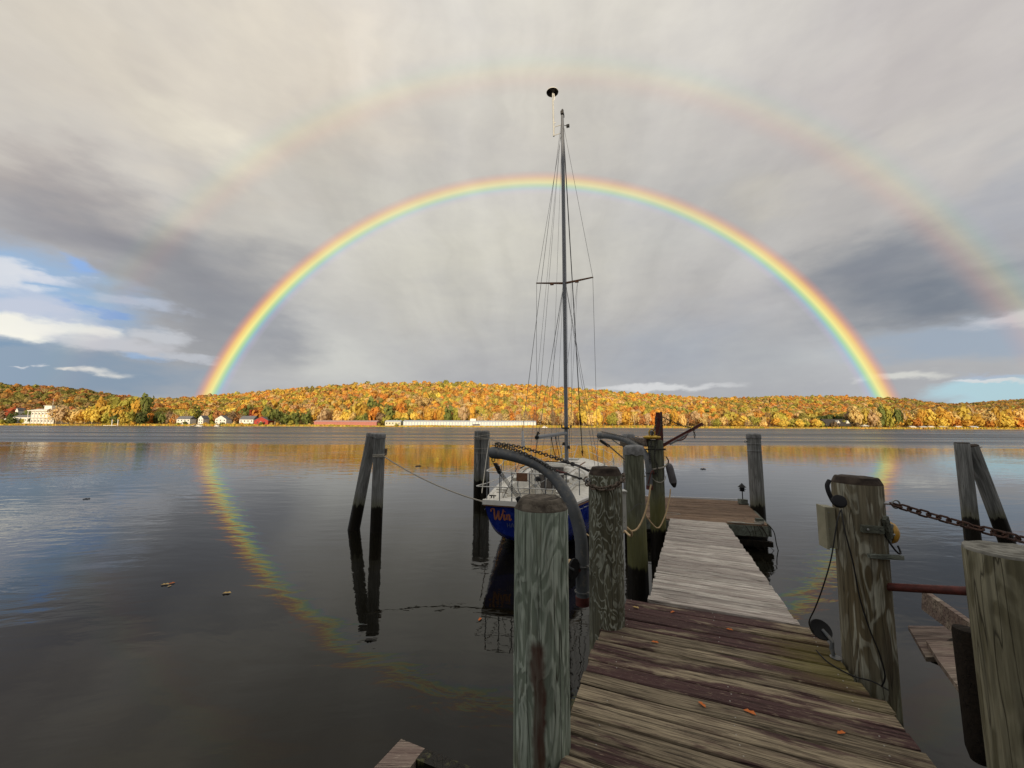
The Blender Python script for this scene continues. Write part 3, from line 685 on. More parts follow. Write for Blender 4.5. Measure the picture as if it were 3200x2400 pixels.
# chains draped on the davit and their turnbuckles
chain('upper_stay_chain', 'upper dark chain running from the near davit tip back over the boat deck', spline([(-.173, 4.27, 2.262), (.1, 4.05, 2.228), (.373, 3.85, 2.158), (.60, 3.6, 2.088)], 6), .044, .028, .0052, 'chain', seed=2)
chain('lower_stay_chain', 'lower dark chain lying on the top of the near davit pipe', spline([(-.20, 4.28, 2.240), (-.06, 4.16, 2.222), (.10, 4.03, 2.182), (.24, 3.93, 2.118), (.36, 3.83, 2.055), (.43, 3.74, 2.03)], 6), .044, .028, .0052, 'chain', seed=3)
def turnbuckle(name, label, a, b2, mt='chain'):
    a, b2 = Vector(a), Vector(b2); d = (b2-a); L = d.length; d.normalize(); s = d.cross(Vector((0, 0, 1))).normalized()
    r = empty(name, a, label, 'turnbuckle')
    p, q = a+d*L*.28, a+d*L*.72
    b = MB(); b.tube([p+s*.011, q+s*.011], .005, 6); b.tube([p-s*.011, q-s*.011], .005, 6); b.beam(p-d*.012, p+d*.012, .034, .016); b.beam(q-d*.012, q+d*.012, .034, .016); b.build('body', M[mt], r)
    for e0, e1 in ((a, p), (b2, q)):
        b = MB(); dd = (e1-e0).normalized(); b.tube([e0+dd*.03, e1], .005, 6)
        b.tube([e0+dd*.018+(dd*math.cos(t_)+s*math.sin(t_))*.016 for t_ in [2*PI*i/12 for i in range(12)]], .0045, 5, closed=True); b.build('eye_end', M[mt], r)
    return r
turnbuckle('turnbuckle', 'dark turnbuckle between the lower davit chain and the left side of the chained pile', (.435, 3.73, 2.03), (.655, 3.39, 1.983))
turnbuckle('turnbuckle', 'dark turnbuckle on the upper davit chain just behind the chained pile top', (.60, 3.6, 2.088), (.76, 3.50, 2.04))
b = MB(); b.tube(spline([(.42, 3.75, 2.035), (.45, 3.70, 2.028), (.50, 3.64, 2.020)], 3), .010, 6)
tag(b.build('red_shackle', M['redsteel']), 'small rusty red shackle joining the lower davit chain to its turnbuckle', 'shackle')
# chain round pile B (from the left eye round the front to the right)
cp = []
for i in range(40):
    a = rad(165+(375-165)*i/39)
    z = 2.004-.062*math.sin(PI*min(1, i/30))-.0
    cp.append((.789+.157*math.cos(a), 3.42+.157*math.sin(a), z+(.03 if i > 34 else 0)))
chain('collar_chain', 'rusty chain looped round the front of the rounded brown pile', cp, .052, .038, .0072, 'ironchain', seed=5, twist=.7)
b = MB(); b.tube([(.640+.02*math.cos(a), 3.37, 1.99+.02*math.sin(a)) for a in [2*PI*i/12 for i in range(12)]], .006, 6, closed=True)
tag(b.build('collar_shackle', M['galv']), 'grey shackle ring where the turnbuckle meets the collar chain', 'shackle')
# tackle under the davit
tk = empty('tackle_block', (-.195, 4.29, 2.11), 'black pulley block hanging from a ring under the near davit tip', 'pulley block')
b = MB(); b.tube([(-.197+.017*math.cos(a), 4.29, 2.085+.022*math.sin(a)) for a in [2*PI*i/12 for i in range(12)]], .005, 6, closed=True); b.build('ring', M['chain'], tk)
ax = Vector((.33, -.30, -.62)).normalized()
for s in (-.016, .0, .016):
    b = MB(); p = Vector((-.175, 4.275, 2.05)); b.beam(p+Vector((s, 0, 0)), p+ax*.13+Vector((s, 0, 0)), .006, .05, up=(0, 1, .3)); b.build('cheek', M['black'], tk)
b = MB(); b.lathe([(.022, -.02), (.02, 0), (.022, .02)], Vector((-.165, 4.27, 2.04))+ax*.05, 12, (1, 0, .2)); b.build('sheave', M['black'], tk)
b = MB(); b.tube([Vector((-.15, 4.26, 2.02)), Vector((-.12, 4.24, 1.96)), Vector((-.10, 4.2, 1.94))], .008, 5); b.build('white_tape', M['stripe'], tk)
fl_ = empty('tackle_falls', (-.1, 4.2, 1.95), 'thin dark ropes running from the near pulley block down to the hand winch', 'rope')
for s in (-.028, -.010, .010, .030):
    b = MB(); b.tube(sag((-.13+s*.4, 4.24, 1.965+s*.3), (.46+s, 3.60, 1.29), .0, 4), .0032, 5); b.build('rope', M['chain'], fl_)
lb = MB(); q = Vector((.06, 4.03, 1.735)); lb.beam(q, q+ax*.07, .03, .04); tag(lb.build('lower_block', M['black']), 'small lower pulley block halfway along the near tackle ropes', 'pulley block')

# ------------------------------------------------------------------ far davit and hoist
dv2, P2_ = davit('davit_crane', 'second grey curved pipe davit fixed to the hoist pile, its end over the bow',
      [(2.555, 7.45, 1.36), (2.555, 7.45, 1.55), (2.55, 7.46, 1.705), (2.54, 7.5, 1.856), (2.505, 7.6, 1.975), (2.436, 7.75, 2.065), (2.34, 7.9, 2.14), (2.205, 8.1, 2.20), (2.039, 8.3, 2.235), (1.862, 8.5, 2.245)], .0575)
b = MB(); b.tube([(2.555+.062*math.cos(a), 7.45+.062*math.sin(a), 1.585) for a in [2*PI*i/16 for i in range(16)]], .009, 6, closed=True); b.beam((2.58, 7.42, 1.585), (2.68, 7.46, 1.585), .03, .04); b.build('clamp', M['chain'], dv2)
b = MB(); b.tube(spline([(2.50, 7.36, 1.40), (2.52, 7.33, 1.5), (2.56, 7.33, 1.62), (2.60, 7.35, 1.63), (2.61, 7.36, 1.57)], 4), .011, 6); b.build('crank_handle', M['redsteel'], dv2)
chain('far_stay_chain', 'dark chain twisted along the far davit pipe to the hoist pile', spline([(1.90, 8.42, 2.33), (2.04, 8.26, 2.295), (2.22, 8.04, 2.245), (2.38, 7.82, 2.165), (2.56, 7.56, 2.08), (2.68, 7.45, 2.07)], 5), .036, .022, .0038, 'chain', seed=7)
chain('slack_chain', 'slack dark chain drooping under the far davit to the pile behind', spline([(2.08, 8.22, 2.17), (2.25, 8.3, 2.06), (2.45, 8.5, 2.02), (2.6, 8.72, 2.10)], 5), .036, .022, .0038, 'chain', seed=8)
hb = empty('boat_hoist', (2.87, 7.72, 1.46), 'rusty red steel upright with a slanting arm fixed to the hoist pile', 'hoist')
b = MB(); b.add([(2.820, 7.70, 2.72), (2.88, 7.70, 2.72), (2.935, 7.72, 2.60), (2.935, 7.72, 1.47), (2.895, 7.70, 1.47), (2.79, 7.70, 2.05), (2.79, 7.70, 2.60),
                 (2.820, 7.714, 2.72), (2.88, 7.714, 2.72), (2.935, 7.734, 2.60), (2.935, 7.734, 1.47), (2.895, 7.714, 1.47), (2.79, 7.714, 2.05), (2.79, 7.714, 2.60)],
                [(6, 5, 4, 3, 2, 1, 0), (7, 8, 9, 10, 11, 12, 13)]+[(i, (i+1) % 7, 7+(i+1) % 7, 7+i) for i in range(7)])
b.box((2.935, 7.76, 2.10), (.014, .10, 1.26)); b.build('upright', M['redsteel'], hb, smooth=0)
b = MB(); b.box((2.85, 7.755, 2.10), (.012, .08, 1.24)); b.build('web', M['redsteel'], hb, smooth=0)
b = MB(); b.beam((2.93, 7.73, 2.055), (3.83, 7.92, 2.490), .055, .012); b.beam((2.93, 7.75, 2.075), (3.83, 7.94, 2.51), .012, .05); b.build('arm', M['redsteel'], hb, smooth=0)
b = MB(); b.beam((3.07, 7.72, 2.105), (3.46, 7.80, 2.295), .03, .035); b.build('arm_pad', M['cap'], hb, smooth=0)
b = MB(); b.tube(spline([(3.22, 7.74, 2.17), (3.33, 7.75, 2.19), (3.40, 7.76, 2.24), (3.42, 7.77, 2.28)], 4), .012, 6); b.build('hook', M['redsteel'], hb)
chain('arm_chain', 'dark chain from the head of the red hoist upright down to its slanting arm', spline([(2.93, 7.66, 2.62), (3.12, 7.70, 2.545), (3.36, 7.78, 2.46), (3.59, 7.84, 2.415)], 5), .05, .032, .0055, 'chain', seed=9)
chain('hanging_chain', 'short length of chain hanging straight down from the hoist arm', [(3.60, 7.84, 2.41), (3.61, 7.84, 2.30), (3.615, 7.84, 2.18)], .05, .032, .0055, 'chain', seed=10)
chain('left_hoist_chain', 'long chain hanging from the hoist upright, left of two over the yellow cap', spline([(2.80, 7.65, 2.62), (2.72, 7.5, 2.46), (2.62, 7.42, 2.27), (2.575, 7.40, 2.05), (2.57, 7.42, 1.84), (2.56, 7.42, 1.75)], 6), .05, .03, .0050, 'chain', seed=11)
chain('right_hoist_chain', 'long chain hanging from the hoist upright, right of two over the yellow cap', spline([(2.90, 7.65, 2.62), (2.82, 7.5, 2.42), (2.73, 7.42, 2.25), (2.675, 7.41, 2.05), (2.655, 7.42, 1.85), (2.70, 7.42, 1.72), (2.69, 7.42, 1.50)], 6), .05, .03, .0050, 'chain', seed=12)
yc = empty('yellow_float_cap', (2.66, 7.52, 2.20), 'weathered yellow dished cap sitting on top of the hoist pile', 'float')
b = MB(); b.lathe([(.07, 0), (.15, .02), (.165, .04), (.15, .055), (.10, .07), (.05, .075)], (2.655, 7.52, 2.205), 22); b.build('dish', M['yellow'], yc)
b = MB(); b.tube([(2.63+.055*math.cos(a), 7.45, 2.32+.075*math.sin(a)) for a in [2*PI*i/16 for i in range(16)]], .012, 6, closed=True); b.build('loop', M['yellow'], yc)
b = MB(); b.lathe([(.01, -.01), (.045, 0), (.01, .01)], (2.63, 7.46, 2.32), 12, (0, -1, .1)); b.build('disc', M['cap'], yc)
cb = MB(); cb.beam((2.30, 8.30, 2.12), (2.62, 7.62, 2.14), .10, .16); tag(cb.build('cross_timber', M['old']), 'short dark timber bridging the hoist pile and the capped pile behind it', 'beam')
cb = MB(); cb.tube([(2.50, 7.43, 2.02), (2.86, 7.44, 2.02)], .012, 6); cb.box((2.85, 7.44, 2.02), (.05, .03, .03)); tag(cb.build('through_bolt', M['chain']), 'dark steel rod across the front of the hoist pile near its top', 'bolt')
fn = empty('boat_fender', (2.94, 7.45, 1.36), 'grey cylindrical fender with a black tip hanging on the right of the hoist pile', 'fender')
ax2 = Vector((.10, 0, -.45)).normalized(); f0 = Vector((2.93, 7.47, 1.76))
b = MB(); b.lathe([(.02, 0), (.045, .015), (.062, .05), (.068, .10), (.068, .34), (.060, .36)], f0, 18, ax2); b.build('body', M['fender'], fn)
b = MB(); b.lathe([(.061, .355), (.052, .39), (.032, .43), (.02, .45)], f0, 18, ax2); b.build('tip', M['black'], fn)
b = MB(); b.tube([f0, f0+Vector((-.0, .0, .06)), f0+Vector((-.02, .05, .12))], .012, 6); b.build('neck', M['black'], fn)
b = MB(); b.tube(spline([(2.63, 7.47, 1.65), (2.72, 7.44, 1.67), (2.84, 7.44, 1.70), (2.91, 7.45, 1.77)], 4), .014, 6)
tag(b.build('fender_line', M['rope']), 'white line tying the grey fender round the hoist pile', 'rope')
b = MB(); b.tube(spline([(2.62, 7.46, 1.49), (2.68, 7.44, 1.43), (2.77, 7.43, 1.42), (2.84, 7.44, 1.47), (2.87, 7.47, 1.53)], 4), .007, 5)
tag(b.build('slack_line', M['rope']), 'thin line drooping in a curve across the front of the hoist pile', 'rope')
ft = empty('far_tackle', (1.86, 8.5, 2.17), 'pulley and tan ropes slanting from the open end of the far davit towards the bow', 'rope')
b = MB(); b.tube([(1.87+.02*math.cos(a), 8.48, 2.165+.025*math.sin(a)) for a in [2*PI*i/10 for i in range(10)]], .006, 5, closed=True); b.build('ring', M['chain'], ft)
b = MB(); b.beam((1.89, 8.46, 2.14), (2.03, 8.3, 2.03), .05, .05); b.build('block', M['black'], ft)
for s in (-.03, -.01, .01, .03):
    b = MB(); b.tube([(1.96+s, 8.4, 2.11-s*.4), (2.52+s, 7.60, 1.50-s*.3)], .0055, 5); b.build('rope', M['tan'] if abs(s) > .02 else M['dkwood'], ft)
b = MB(); b.tube([(2.46, 7.95, 1.71), (2.20, 8.0, 1.42)], .011, 6); tag(b.build('boat_hook_pole', M['chain']), 'thin dark pole leaning behind the green stained pile', 'pole')

# hoses and cables
b = MB(); b.tube(spline([(1.895, 5.46, 1.66), (1.875, 5.45, 1.60), (1.835, 5.43, 1.43), (1.765, 5.42, 1.24), (1.68, 5.40, 1.105), (1.60, 5.38, 1.07), (1.52, 5.36, 1.095), (1.43, 5.33, 1.15)], 6), .0115, 8)
tag(b.build('shore_power_cord', M['tan']), 'thick tan cord hanging in a loop in front of the green stained pile', 'cord')
b = MB(); b.tube(spline([(2.93, 7.42, 1.30), (2.90, 7.4, 1.15), (2.82, 7.38, .88), (2.71, 7.36, .67), (2.64, 7.35, .62), (2.56, 7.35, .68), (2.45, 7.33, .82), (2.36, 7.33, .98)], 6), .012, 8)
tag(b.build('shore_power_cord', M['tan']), 'tan cord hanging in a loop in front of the hoist pile', 'cord')
b = MB(); b.tube(spline([(1.87, 5.46, 1.50), (1.80, 5.45, 1.41), (1.70, 5.46, 1.40), (1.62, 5.47, 1.32), (1.575, 5.49, 1.29)], 5), .003, 5)
tag(b.build('wire_scrap', M['wire']), 'thin grey wire stapled across the green stained pile', 'wire')
pb = empty('power_box', (1.06, 3.86, 1.45), 'narrow off white power box mounted behind the right side of the chained pile', 'electrical box')
b = MB(); b.box((1.045, 3.86, 1.655), (.075, .10, .35)); b.build('case', M['boxw'], pb)
b = MB(); b.box((1.046, 3.855, 1.835), (.09, .12, .012)); b.build('lid', M['boxw'], pb)
b = MB(); b.box((.985, 3.82, 1.60), (.04, .05, .48)); b.build('backing_board', M['green'], pb)
for z in (1.55, 1.6, 1.5):
    b = MB(); b.lathe([(.004, 0), (.003, .003)], (1.06, 3.809, z), 6, (0, -1, 0)); b.build('screw', M['wire'], pb)
b = MB(); b.tube(spline([(1.083, 3.85, 1.50), (1.15, 3.9, 1.44), (1.25, 4.3, 1.3), (1.43, 5.33, 1.15)], 5), .0115, 8); tag(b.build('power_lead', M['tan']), 'tan lead running from the off white power box into the cord loop', 'cord')

# service pile fittings
jb = empty('junction_box', (2.14, 2.80, 1.55), 'yellowish grey junction box on the left side of the service pile', 'electrical box')
b = MB(); b.box((2.275, 2.93, 1.74), (.065, .11, .28), rz=-.25); b.build('case', M['box'], jb)
b = MB(); b.box((2.235, 2.915, 1.742), (.014, .12, .29), rz=-.25); b.build('door', M['box'], jb)
for z in (1.62, 1.74, 1.85):
    b = MB(); b.lathe([(.005, 0), (.004, .004)], (2.235, 2.853, z), 6, (-.3, -1, 0)); b.build('screw', M['galv'], jb)
pl = empty('power_plug', (2.17, 2.74, 1.90), 'black round cord reel and plug at the top left of the service pile', 'plug')
b = MB(); b.lathe([(.02, 0), (.038, .005), (.044, .025), (.038, .045), (.02, .05)], (2.20, 2.72, 1.945), 16, (-.35, -.75, .35)); b.build('housing', M['dark'], pl)
b = MB(); b.tube(spline([(2.20, 2.76, 1.94), (2.175, 2.76, 2.0), (2.175, 2.77, 2.05), (2.20, 2.78, 2.08)], 4), .014, 8); b.build('bracket', M['dark'], pl)
from_ = Vector
b = MB(); b.tube(spline([(2.17, 2.67, 1.90), (2.10, 2.62, 1.83), (2.03, 2.60, 1.62), (1.98, 2.62, 1.44), (1.98, 2.7, 1.28), (2.04, 2.85, 1.12), (2.17, 3.0, .99), (2.225, 3.02, .96)], 6), .004, 6)
tag(b.build('black_cable', M['black']), 'thin black cable hanging from the plug down to the lamp lying on the deck', 'cable')
b = MB(); b.tube(spline([(2.17, 2.66, 1.91), (2.13, 2.60, 1.80), (2.15, 2.58, 1.60), (2.165, 2.57, 1.40), (2.20, 2.56, 1.22), (2.24, 2.55, 1.08), (2.27, 2.56, .95), (2.27, 2.59, .87)], 6), .0045, 6)
tag(b.build('black_cable', M['black']), 'black cable running down the front of the service pile to the deck edge', 'cable')
b = MB(); b.tube(spline([(2.17, 2.98, .87), (2.16, 2.86, .857), (2.2, 2.72, .857), (2.28, 2.66, .857), (2.30, 2.58, .857)], 6), .0045, 5)
tag(b.build('black_cable', M['black']), 'cable end curling over the deck planks at the foot of the service pile', 'cable')
fl = empty('floodlight', (2.64, 2.76, 1.67), 'grey floodlight with a yellowed lens on the right of the service pile', 'lamp')
b = MB(); b.beam((2.52, 2.80, 1.745), (2.575, 2.775, 1.735), .11, .13); b.build('housing', M['greybox'], fl)
b = MB(); b.lathe([(.070, 0), (.072, .012), (.062, .03), (.036, .045), (.012, .05)], (2.575, 2.775, 1.737), 18, (.9, -.36, -.06)); b.build('lens', M['lens'], fl)
b = MB(); b.tube(spline([(2.49, 2.72, 1.75), (2.51, 2.70, 1.68), (2.54, 2.69, 1.63), (2.57, 2.70, 1.625), (2.585, 2.73, 1.66)], 5), .006, 6); b.build('lead', M['black'], fl)
dl = empty('deck_lamp', (2.19, 2.98, .86), 'black dish shaped lamp on a metal stalk beside the foot of the service pile', 'lamp')
b = MB(); b.lathe([(.03, .0), (.058, .008), (.070, .020), (.066, .025), (.04, .018), (.02, .016)], (2.235, 3.02, .985), 22, (-.15, -.72, .62)); b.build('shade', M['black'], dl)
b = MB(); b.tube([(2.24, 3.0, 1.00), (2.25, 2.955, .97), (2.255, 2.93, .945)], [.010, .013, .010], 10); b.build('socket', M['pipe'], dl)
b = MB(); b.tube([(2.255, 2.935, .95), (2.25, 2.94, .905), (2.25, 2.93, .865)], [.010, .015, .011], 8); b.build('stalk', M['pipe'], dl)
b = MB(); b.lathe([(.034, 0), (.036, .005), (.013, .009)], (2.26, 2.92, .853), 14); b.build('foot', M['pipe'], dl)

# red pipe and broken boards on the right
b = MB(); b.tube([(2.46, 2.82, 1.370), (2.62, 2.30, 1.540)], .0245, 14)
tag(b.build('red_pipe', M['redsteel']), 'dark red steel pipe running level between the service pile and the corner pile', 'pipe')
fb = empty('broken_finger_dock', (2.9, 2.6, .9), 'broken finger dock of loose splintered boards between the two right hand piles', 'dock')
def board(poly, z0, z1, mt='old', name='board'):
    b = MB(); b.prism(poly, z0, z1); return b.build(name, M[mt], fb, smooth=0)
#--PART3--
board([(2.917, 3.062), (3.26, 3.054), (3.10, 2.75), (2.697, 2.666), (2.633, 2.665)], .972, 1.0)
board([(2.772, 2.793), (3.0, 2.78), (2.95, 2.55), (2.426, 2.279), (2.617, 2.575)], 1.005, 1.035)
b = MB(); b.beam((3.08, 3.08, 1.17), (2.93, 2.60, 1.13), .04, .14, up=(.1, .1, 1)); b.build('board', M['old'], fb, smooth=0)
b = MB(); b.beam((2.75, 2.72, .965), (3.05, 2.86, .965), .05, .08); b.build('joist', M['dkwood'], fb, smooth=0)
b = MB(); b.lathe([(.035, .74), (.050, .80), (.054, 1.36), (.050, 1.385), (.02, 1.39)], (2.42, 2.22, 0), 12)
b.box((2.47, 2.20, 1.06), (.07, .08, .60)); b.build('stub_post', M['dkwood'], fb)
lp = empty('low_platform', (-.5, 2.45, .42), 'corner of a low wooden platform at the bottom edge, left of the big pile', 'frame')
b = MB(); b.add([(-.684, 2.68, .5), (-.52, 2.608, .5), (-.645, 2.30, .5), (-.86, 2.30, .5), (-.684, 2.68, .45), (-.52, 2.608, .45), (-.645, 2.30, .45), (-.86, 2.30, .45)],
                [(3, 2, 1, 0), (4, 5, 6, 7), (0, 1, 5, 4), (1, 2, 6, 5), (2, 3, 7, 6), (3, 0, 4, 7)]); b.build('board', M['old'], lp, smooth=0)
b = MB(); b.add([(-.518, 2.607, .503), (-.10, 2.42, .503), (-.10, 2.33, .503), (-.555, 2.525, .503), (-.518, 2.607, .44), (-.10, 2.42, .44), (-.10, 2.33, .44), (-.555, 2.525, .44)],
                [(3, 2, 1, 0), (4, 5, 6, 7), (0, 1, 5, 4), (1, 2, 6, 5), (2, 3, 7, 6), (3, 0, 4, 7)]); b.build('board', M['pileC'], lp, smooth=0)

# mooring lines
b = MB(); b.tube([(-2.985, 9.30, 1.74)]+sag((-2.985, 9.30, 1.73), (-.53, 7.78, .985), .10, 12), .015, 6)
tag(b.build('mooring_line', M['rope']), 'white mooring line sagging from the upright open water pile to the boat stern', 'rope')
rb = empty('lashing_rope', (-1.05, 13.9, 2.0), 'grey rope lashed round the pair of piles behind the stern', 'rope')
for z, tl in ((2.10, .05), (2.02, -.04), (1.98, .0), (1.66, .01), (1.50, 0)):
    b = MB(); b.tube([(-1.03+.31*math.cos(a), 13.97+.185*math.sin(a), z+tl*math.cos(a)) for a in [2*PI*i/24 for i in range(24)]], .010 if z > 1.8 else .006, 5, closed=True); b.build('rope_turn', M['rope'], rb)
b = MB(); b.tube([(-.74, 13.85, 1.99), (.35, 12.6, 1.62), (.95, 11.6, 1.32)], .012, 5); b.build('rope', M['rope'], rb)
b = MB(); b.tube([(-.78, 13.8, 1.98), (-.75, 12.0, 1.55), (-.62, 8.4, 1.05)], .011, 5); b.build('rope', M['rope'], rb)

b = MB(); b.tube(sag((1.0, 7.2, .97), (1.66, 5.55, 1.12), .36, 14), .011, 6)
tag(b.build('spring_line', M['tan']), 'tan rope drooping from the sailboat quarter to the green stained pile', 'rope')

# ------------------------------------------------------------------ sailboat
bt = empty('sailboat', (.23, 7.50, 0), 'white decked sailboat with deep blue hull and orange script on its stern', 'sailboat', rz=-rad(17))
LOA = 9.2
def hb_(t):                                    # half beam at the sheer
    return (.77+.72*math.sin(min(1, t/.5)*PI/2)) if t < .5 else 1.49*max(0, 1-((t-.5)/.5)**2.1)
def sh(t): return .97-.10*math.sin(PI*min(1, t*1.1))*.5+.12*t**2.2
def kz(t):
    return .33-.75*math.sin(min(1, t/.4)*PI/2) if t < .4 else (-.42 if t < .75 else -.42+1.7*((t-.75)/.25)**1.7)
def ly(t): return t*LOA
NS, NK = 30, 14
hull = MB(); vs = []
for i in range(NS+1):
    t = i/NS; B = max(hb_(t), .012); zs, zk = sh(t), min(kz(t), sh(t)-.03)
    for k in range(2*NK+1):
        u = (k-NK)/NK; a = abs(u)
        x = B*(math.sin(a*PI/2))**(.72 if t < .6 else .72+.5*(t-.6)); z = zk+(zs-zk)*(1-math.cos(a*PI/2))**(.85)
        z = zk+(zs-zk)*(a**2.3)
        y = ly(t)+(-.0 if i else .22*(1-(z-zk)/(zs-zk)))
        vs.append((x*(1 if u > 0 else -1), y, z))
w_ = 2*NK+1
hull.add(vs, [(i*w_+k, i*w_+k+1, (i+1)*w_+k+1, (i+1)*w_+k) for i in range(NS) for k in range(2*NK)])
hull.add([vs[k] for k in range(w_)], [tuple(range(w_))[::-1]])
hl = hull.build('hull', M['blue'], bt, origin=(0, 0, 0))
# white sheer stripe, rail and deck follow the sheer
def sheerpt(t, s, out=0, dz=0): return Vector((s*(hb_(t)+out), ly(t)-(.01 if t == 0 else 0), sh(t)+dz))
for s in (-1, 1):
    b = MB(); a_ = [sheerpt(i/30, s, .006, -.13) for i in range(0, 30)]; c_ = [sheerpt(i/30, s, .009, -.105) for i in range(0, 30)]
    b.add(a_+c_, [(i, i+1, 31+i-1+0, 30+i) for i in range(29)]); b.build('stripe', M['stripe'], bt, origin=(0, 0, 0), smooth=0)
    b = MB(); P_ = [sheerpt(i/30, s, -.01, .02) for i in range(31)]; b.tube(P_, .042, 6); b.build('toe_rail', M['white'], bt, origin=(0, 0, 0))
    b = MB(); P_ = [sheerpt(i/30, s, .028, -.03) for i in range(31)]; b.tube(P_, .014, 5); b.build('rub_strake', M['teak'], bt, origin=(0, 0, 0))
b = MB(); b.beam((-.80, -.03, 1.005), (.80, -.03, 1.005), .07, .09); b.build('transom_cap', M['white'], bt, smooth=0)
b = MB(); b.beam((-.79, -.035, .945), (.79, -.035, .945), .03, .02); b.build('transom_trim', M['teak'], bt, smooth=0)
# deck with a cut out for the cockpit well
b = MB(); vs = []; ND = 46; NX = 24
for i in range(ND+1):
    t = i/ND
    for k in range(NX+1):
        u = (k/NX*2-1); vs.append((u*hb_(t)*.985, ly(t), sh(t)+.02+.06*(1-u*u)))
fs = []
for i in range(ND):
    for k in range(NX):
        xc = sum(vs[q][0] for q in (i*(NX+1)+k, (i+1)*(NX+1)+k+1))/2; yc = ly((i+.5)/ND)
        if .55 < yc < 2.55 and abs(xc) < .44: continue
        fs.append((i*(NX+1)+k, i*(NX+1)+k+1, (i+1)*(NX+1)+k+1, (i+1)*(NX+1)+k))
b.add(vs, fs); b.build('deck', M['deckw'], bt, origin=(0, 0, 0))
b = MB(); x0, x1, y0, y1, z0, z1 = -.5, .5, .5, 2.62, .60, 1.06
b.add([(x0, y0, z1), (x1, y0, z1), (x1, y1, z1), (x0, y1, z1), (x0, y0, z0), (x1, y0, z0), (x1, y1, z0), (x0, y1, z0)], [(4, 5, 6, 7), (0, 1, 5, 4), (1, 2, 6, 5), (2, 3, 7, 6), (3, 0, 4, 7)]); b.build('cockpit_well', M['deckw'], bt, smooth=0)
for s in (-1, 1):
    b = MB(); b.add([(s*.48, .45, 1.03), (s*.60, .45, 1.03), (s*.64, 2.7, 1.03), (s*.50, 2.7, 1.03), (s*.50, .5, 1.18), (s*.57, .5, 1.18), (s*.60, 2.7, 1.34), (s*.52, 2.7, 1.34)],
        [(0, 1, 2, 3), (4, 5, 6, 7), (0, 1, 5, 4), (1, 2, 6, 5), (2, 3, 7, 6), (3, 0, 4, 7)]); b.build('coaming', M['white'], bt, smooth=30)
# coachroof
cr = MB(); vs = []; NC = 16
for i in range(NC+1):
    u = i/NC; y = 2.6+u*4.6; t = y/LOA; bw = (.86-.05*u-.55*u**2.6); h = .32*(1-.55*u**1.8)
    zd = sh(t)+.05
    for f, z in ((1, 0), (.985, .55), (.93, .85), (.80, .97), (.45, 1.07), (0, 1.10), (-.45, 1.07), (-.80, .97), (-.93, .85), (-.985, .55), (-1, 0)):
        vs.append((f*bw, y+(.10*z if i == 0 else 0)-(.25*z if i == NC else 0), zd+z*h))
cr.add(vs, [(i*11+k, i*11+k+1, (i+1)*11+k+1, (i+1)*11+k) for i in range(NC) for k in range(10)]+[tuple(range(11))[::-1], tuple(NC*11+k for k in range(11))])
rf = cr.build('coachroof', M['white'], bt, origin=(0, 0, 0), smooth=50)
for s in (-1, 1):
    b = MB(); q = []
    for i in range(9):
        y = 3.0+i*.33; u = (y-2.6)/4.6; t = y/LOA; bw = (.86-.05*u-.55*u**2.6)*.992+.004; h = .32*(1-.55*u**1.8); zd = sh(t)+.05
        q += [(s*bw*1.0, y, zd+h*.22), (s*bw*.985, y, zd+h*.62)]
    b.add(q, [(2*i, 2*i+1, 2*i+3, 2*i+2) for i in range(8)]); b.build('side_window', M['window'], bt, origin=(0, 0, 0), smooth=0)
    b = MB(); b.tube([(s*.62, 2.9, 1.39), (s*.60, 3.6, 1.41), (s*.56, 5.0, 1.36)], .018, 5); b.build('grab_rail', M['teak'], bt)
b = MB(); b.box((0, 2.585, 1.15), (.62, .03, .56)); b.build('companionway_board', M['hatch'], bt, smooth=0)
for x in (-.17, .02, .2):
    b = MB(); b.box((x, 2.565, 1.15), (.012, .012, .5)); b.build('board_seam', M['dark'], bt, smooth=0)
b = MB(); b.box((0, 3.05, 1.45), (.66, .9, .045)); b.build('sliding_hatch', M['white'], bt, smooth=0)
b = MB(); b.tube(spline([(-.86, 2.62, 1.05), (-.80, 2.66, 1.32), (-.45, 2.68, 1.47), (0, 2.68, 1.51), (.45, 2.68, 1.47), (.80, 2.66, 1.32), (.86, 2.62, 1.05)], 5), .026, 6); b.build('cabin_lip', M['white'], bt)
b = MB(); b.tube(spline([(-.9, 2.95, 1.32), (-.5, 3.0, 1.47), (0, 3.0, 1.50), (.5, 3.0, 1.47), (.9, 2.95, 1.32)], 5), .03, 6); b.build('folded_dodger', M['dark'], bt)
b = MB(); b.box((0, 5.9, 1.36), (.48, .48, .05)); b.build('fore_hatch', M['boxw'], bt, smooth=0)
# winches, cleats, lines
for x, y in ((-.56, 1.3), (.57, 1.4), (.66, 2.1)):
    w = MB(); w.lathe([(.06, 0), (.065, .02), (.045, .04), (.04, .08), (.055, .11), (.03, .12)], (x, y, 1.2), 14); o = w.build('winch', M['steel'], bt)
    r_ = MB(); 
    for j in range(3): r_.tube([(x+.052*math.cos(a), y+.052*math.sin(a), 1.245+j*.016) for a in [2*PI*i/12 for i in range(12)]], .008, 5, closed=True)
    r_.build('rope_turns', M['rope'], bt)
for x, y in ((-.66, .12), (.66, .12), (.95, 2.9)):
    w = MB(); w.tube([(x-.07, y, 1.10), (x+.07, y, 1.10)], .012, 6); w.tube([(x-.025, y, 1.05), (x-.025, y, 1.1)], .012, 6); w.tube([(x+.025, y, 1.05), (x+.025, y, 1.1)], .012, 6); w.build('cleat', M['chain'], bt)
rr_ = random.Random(5)
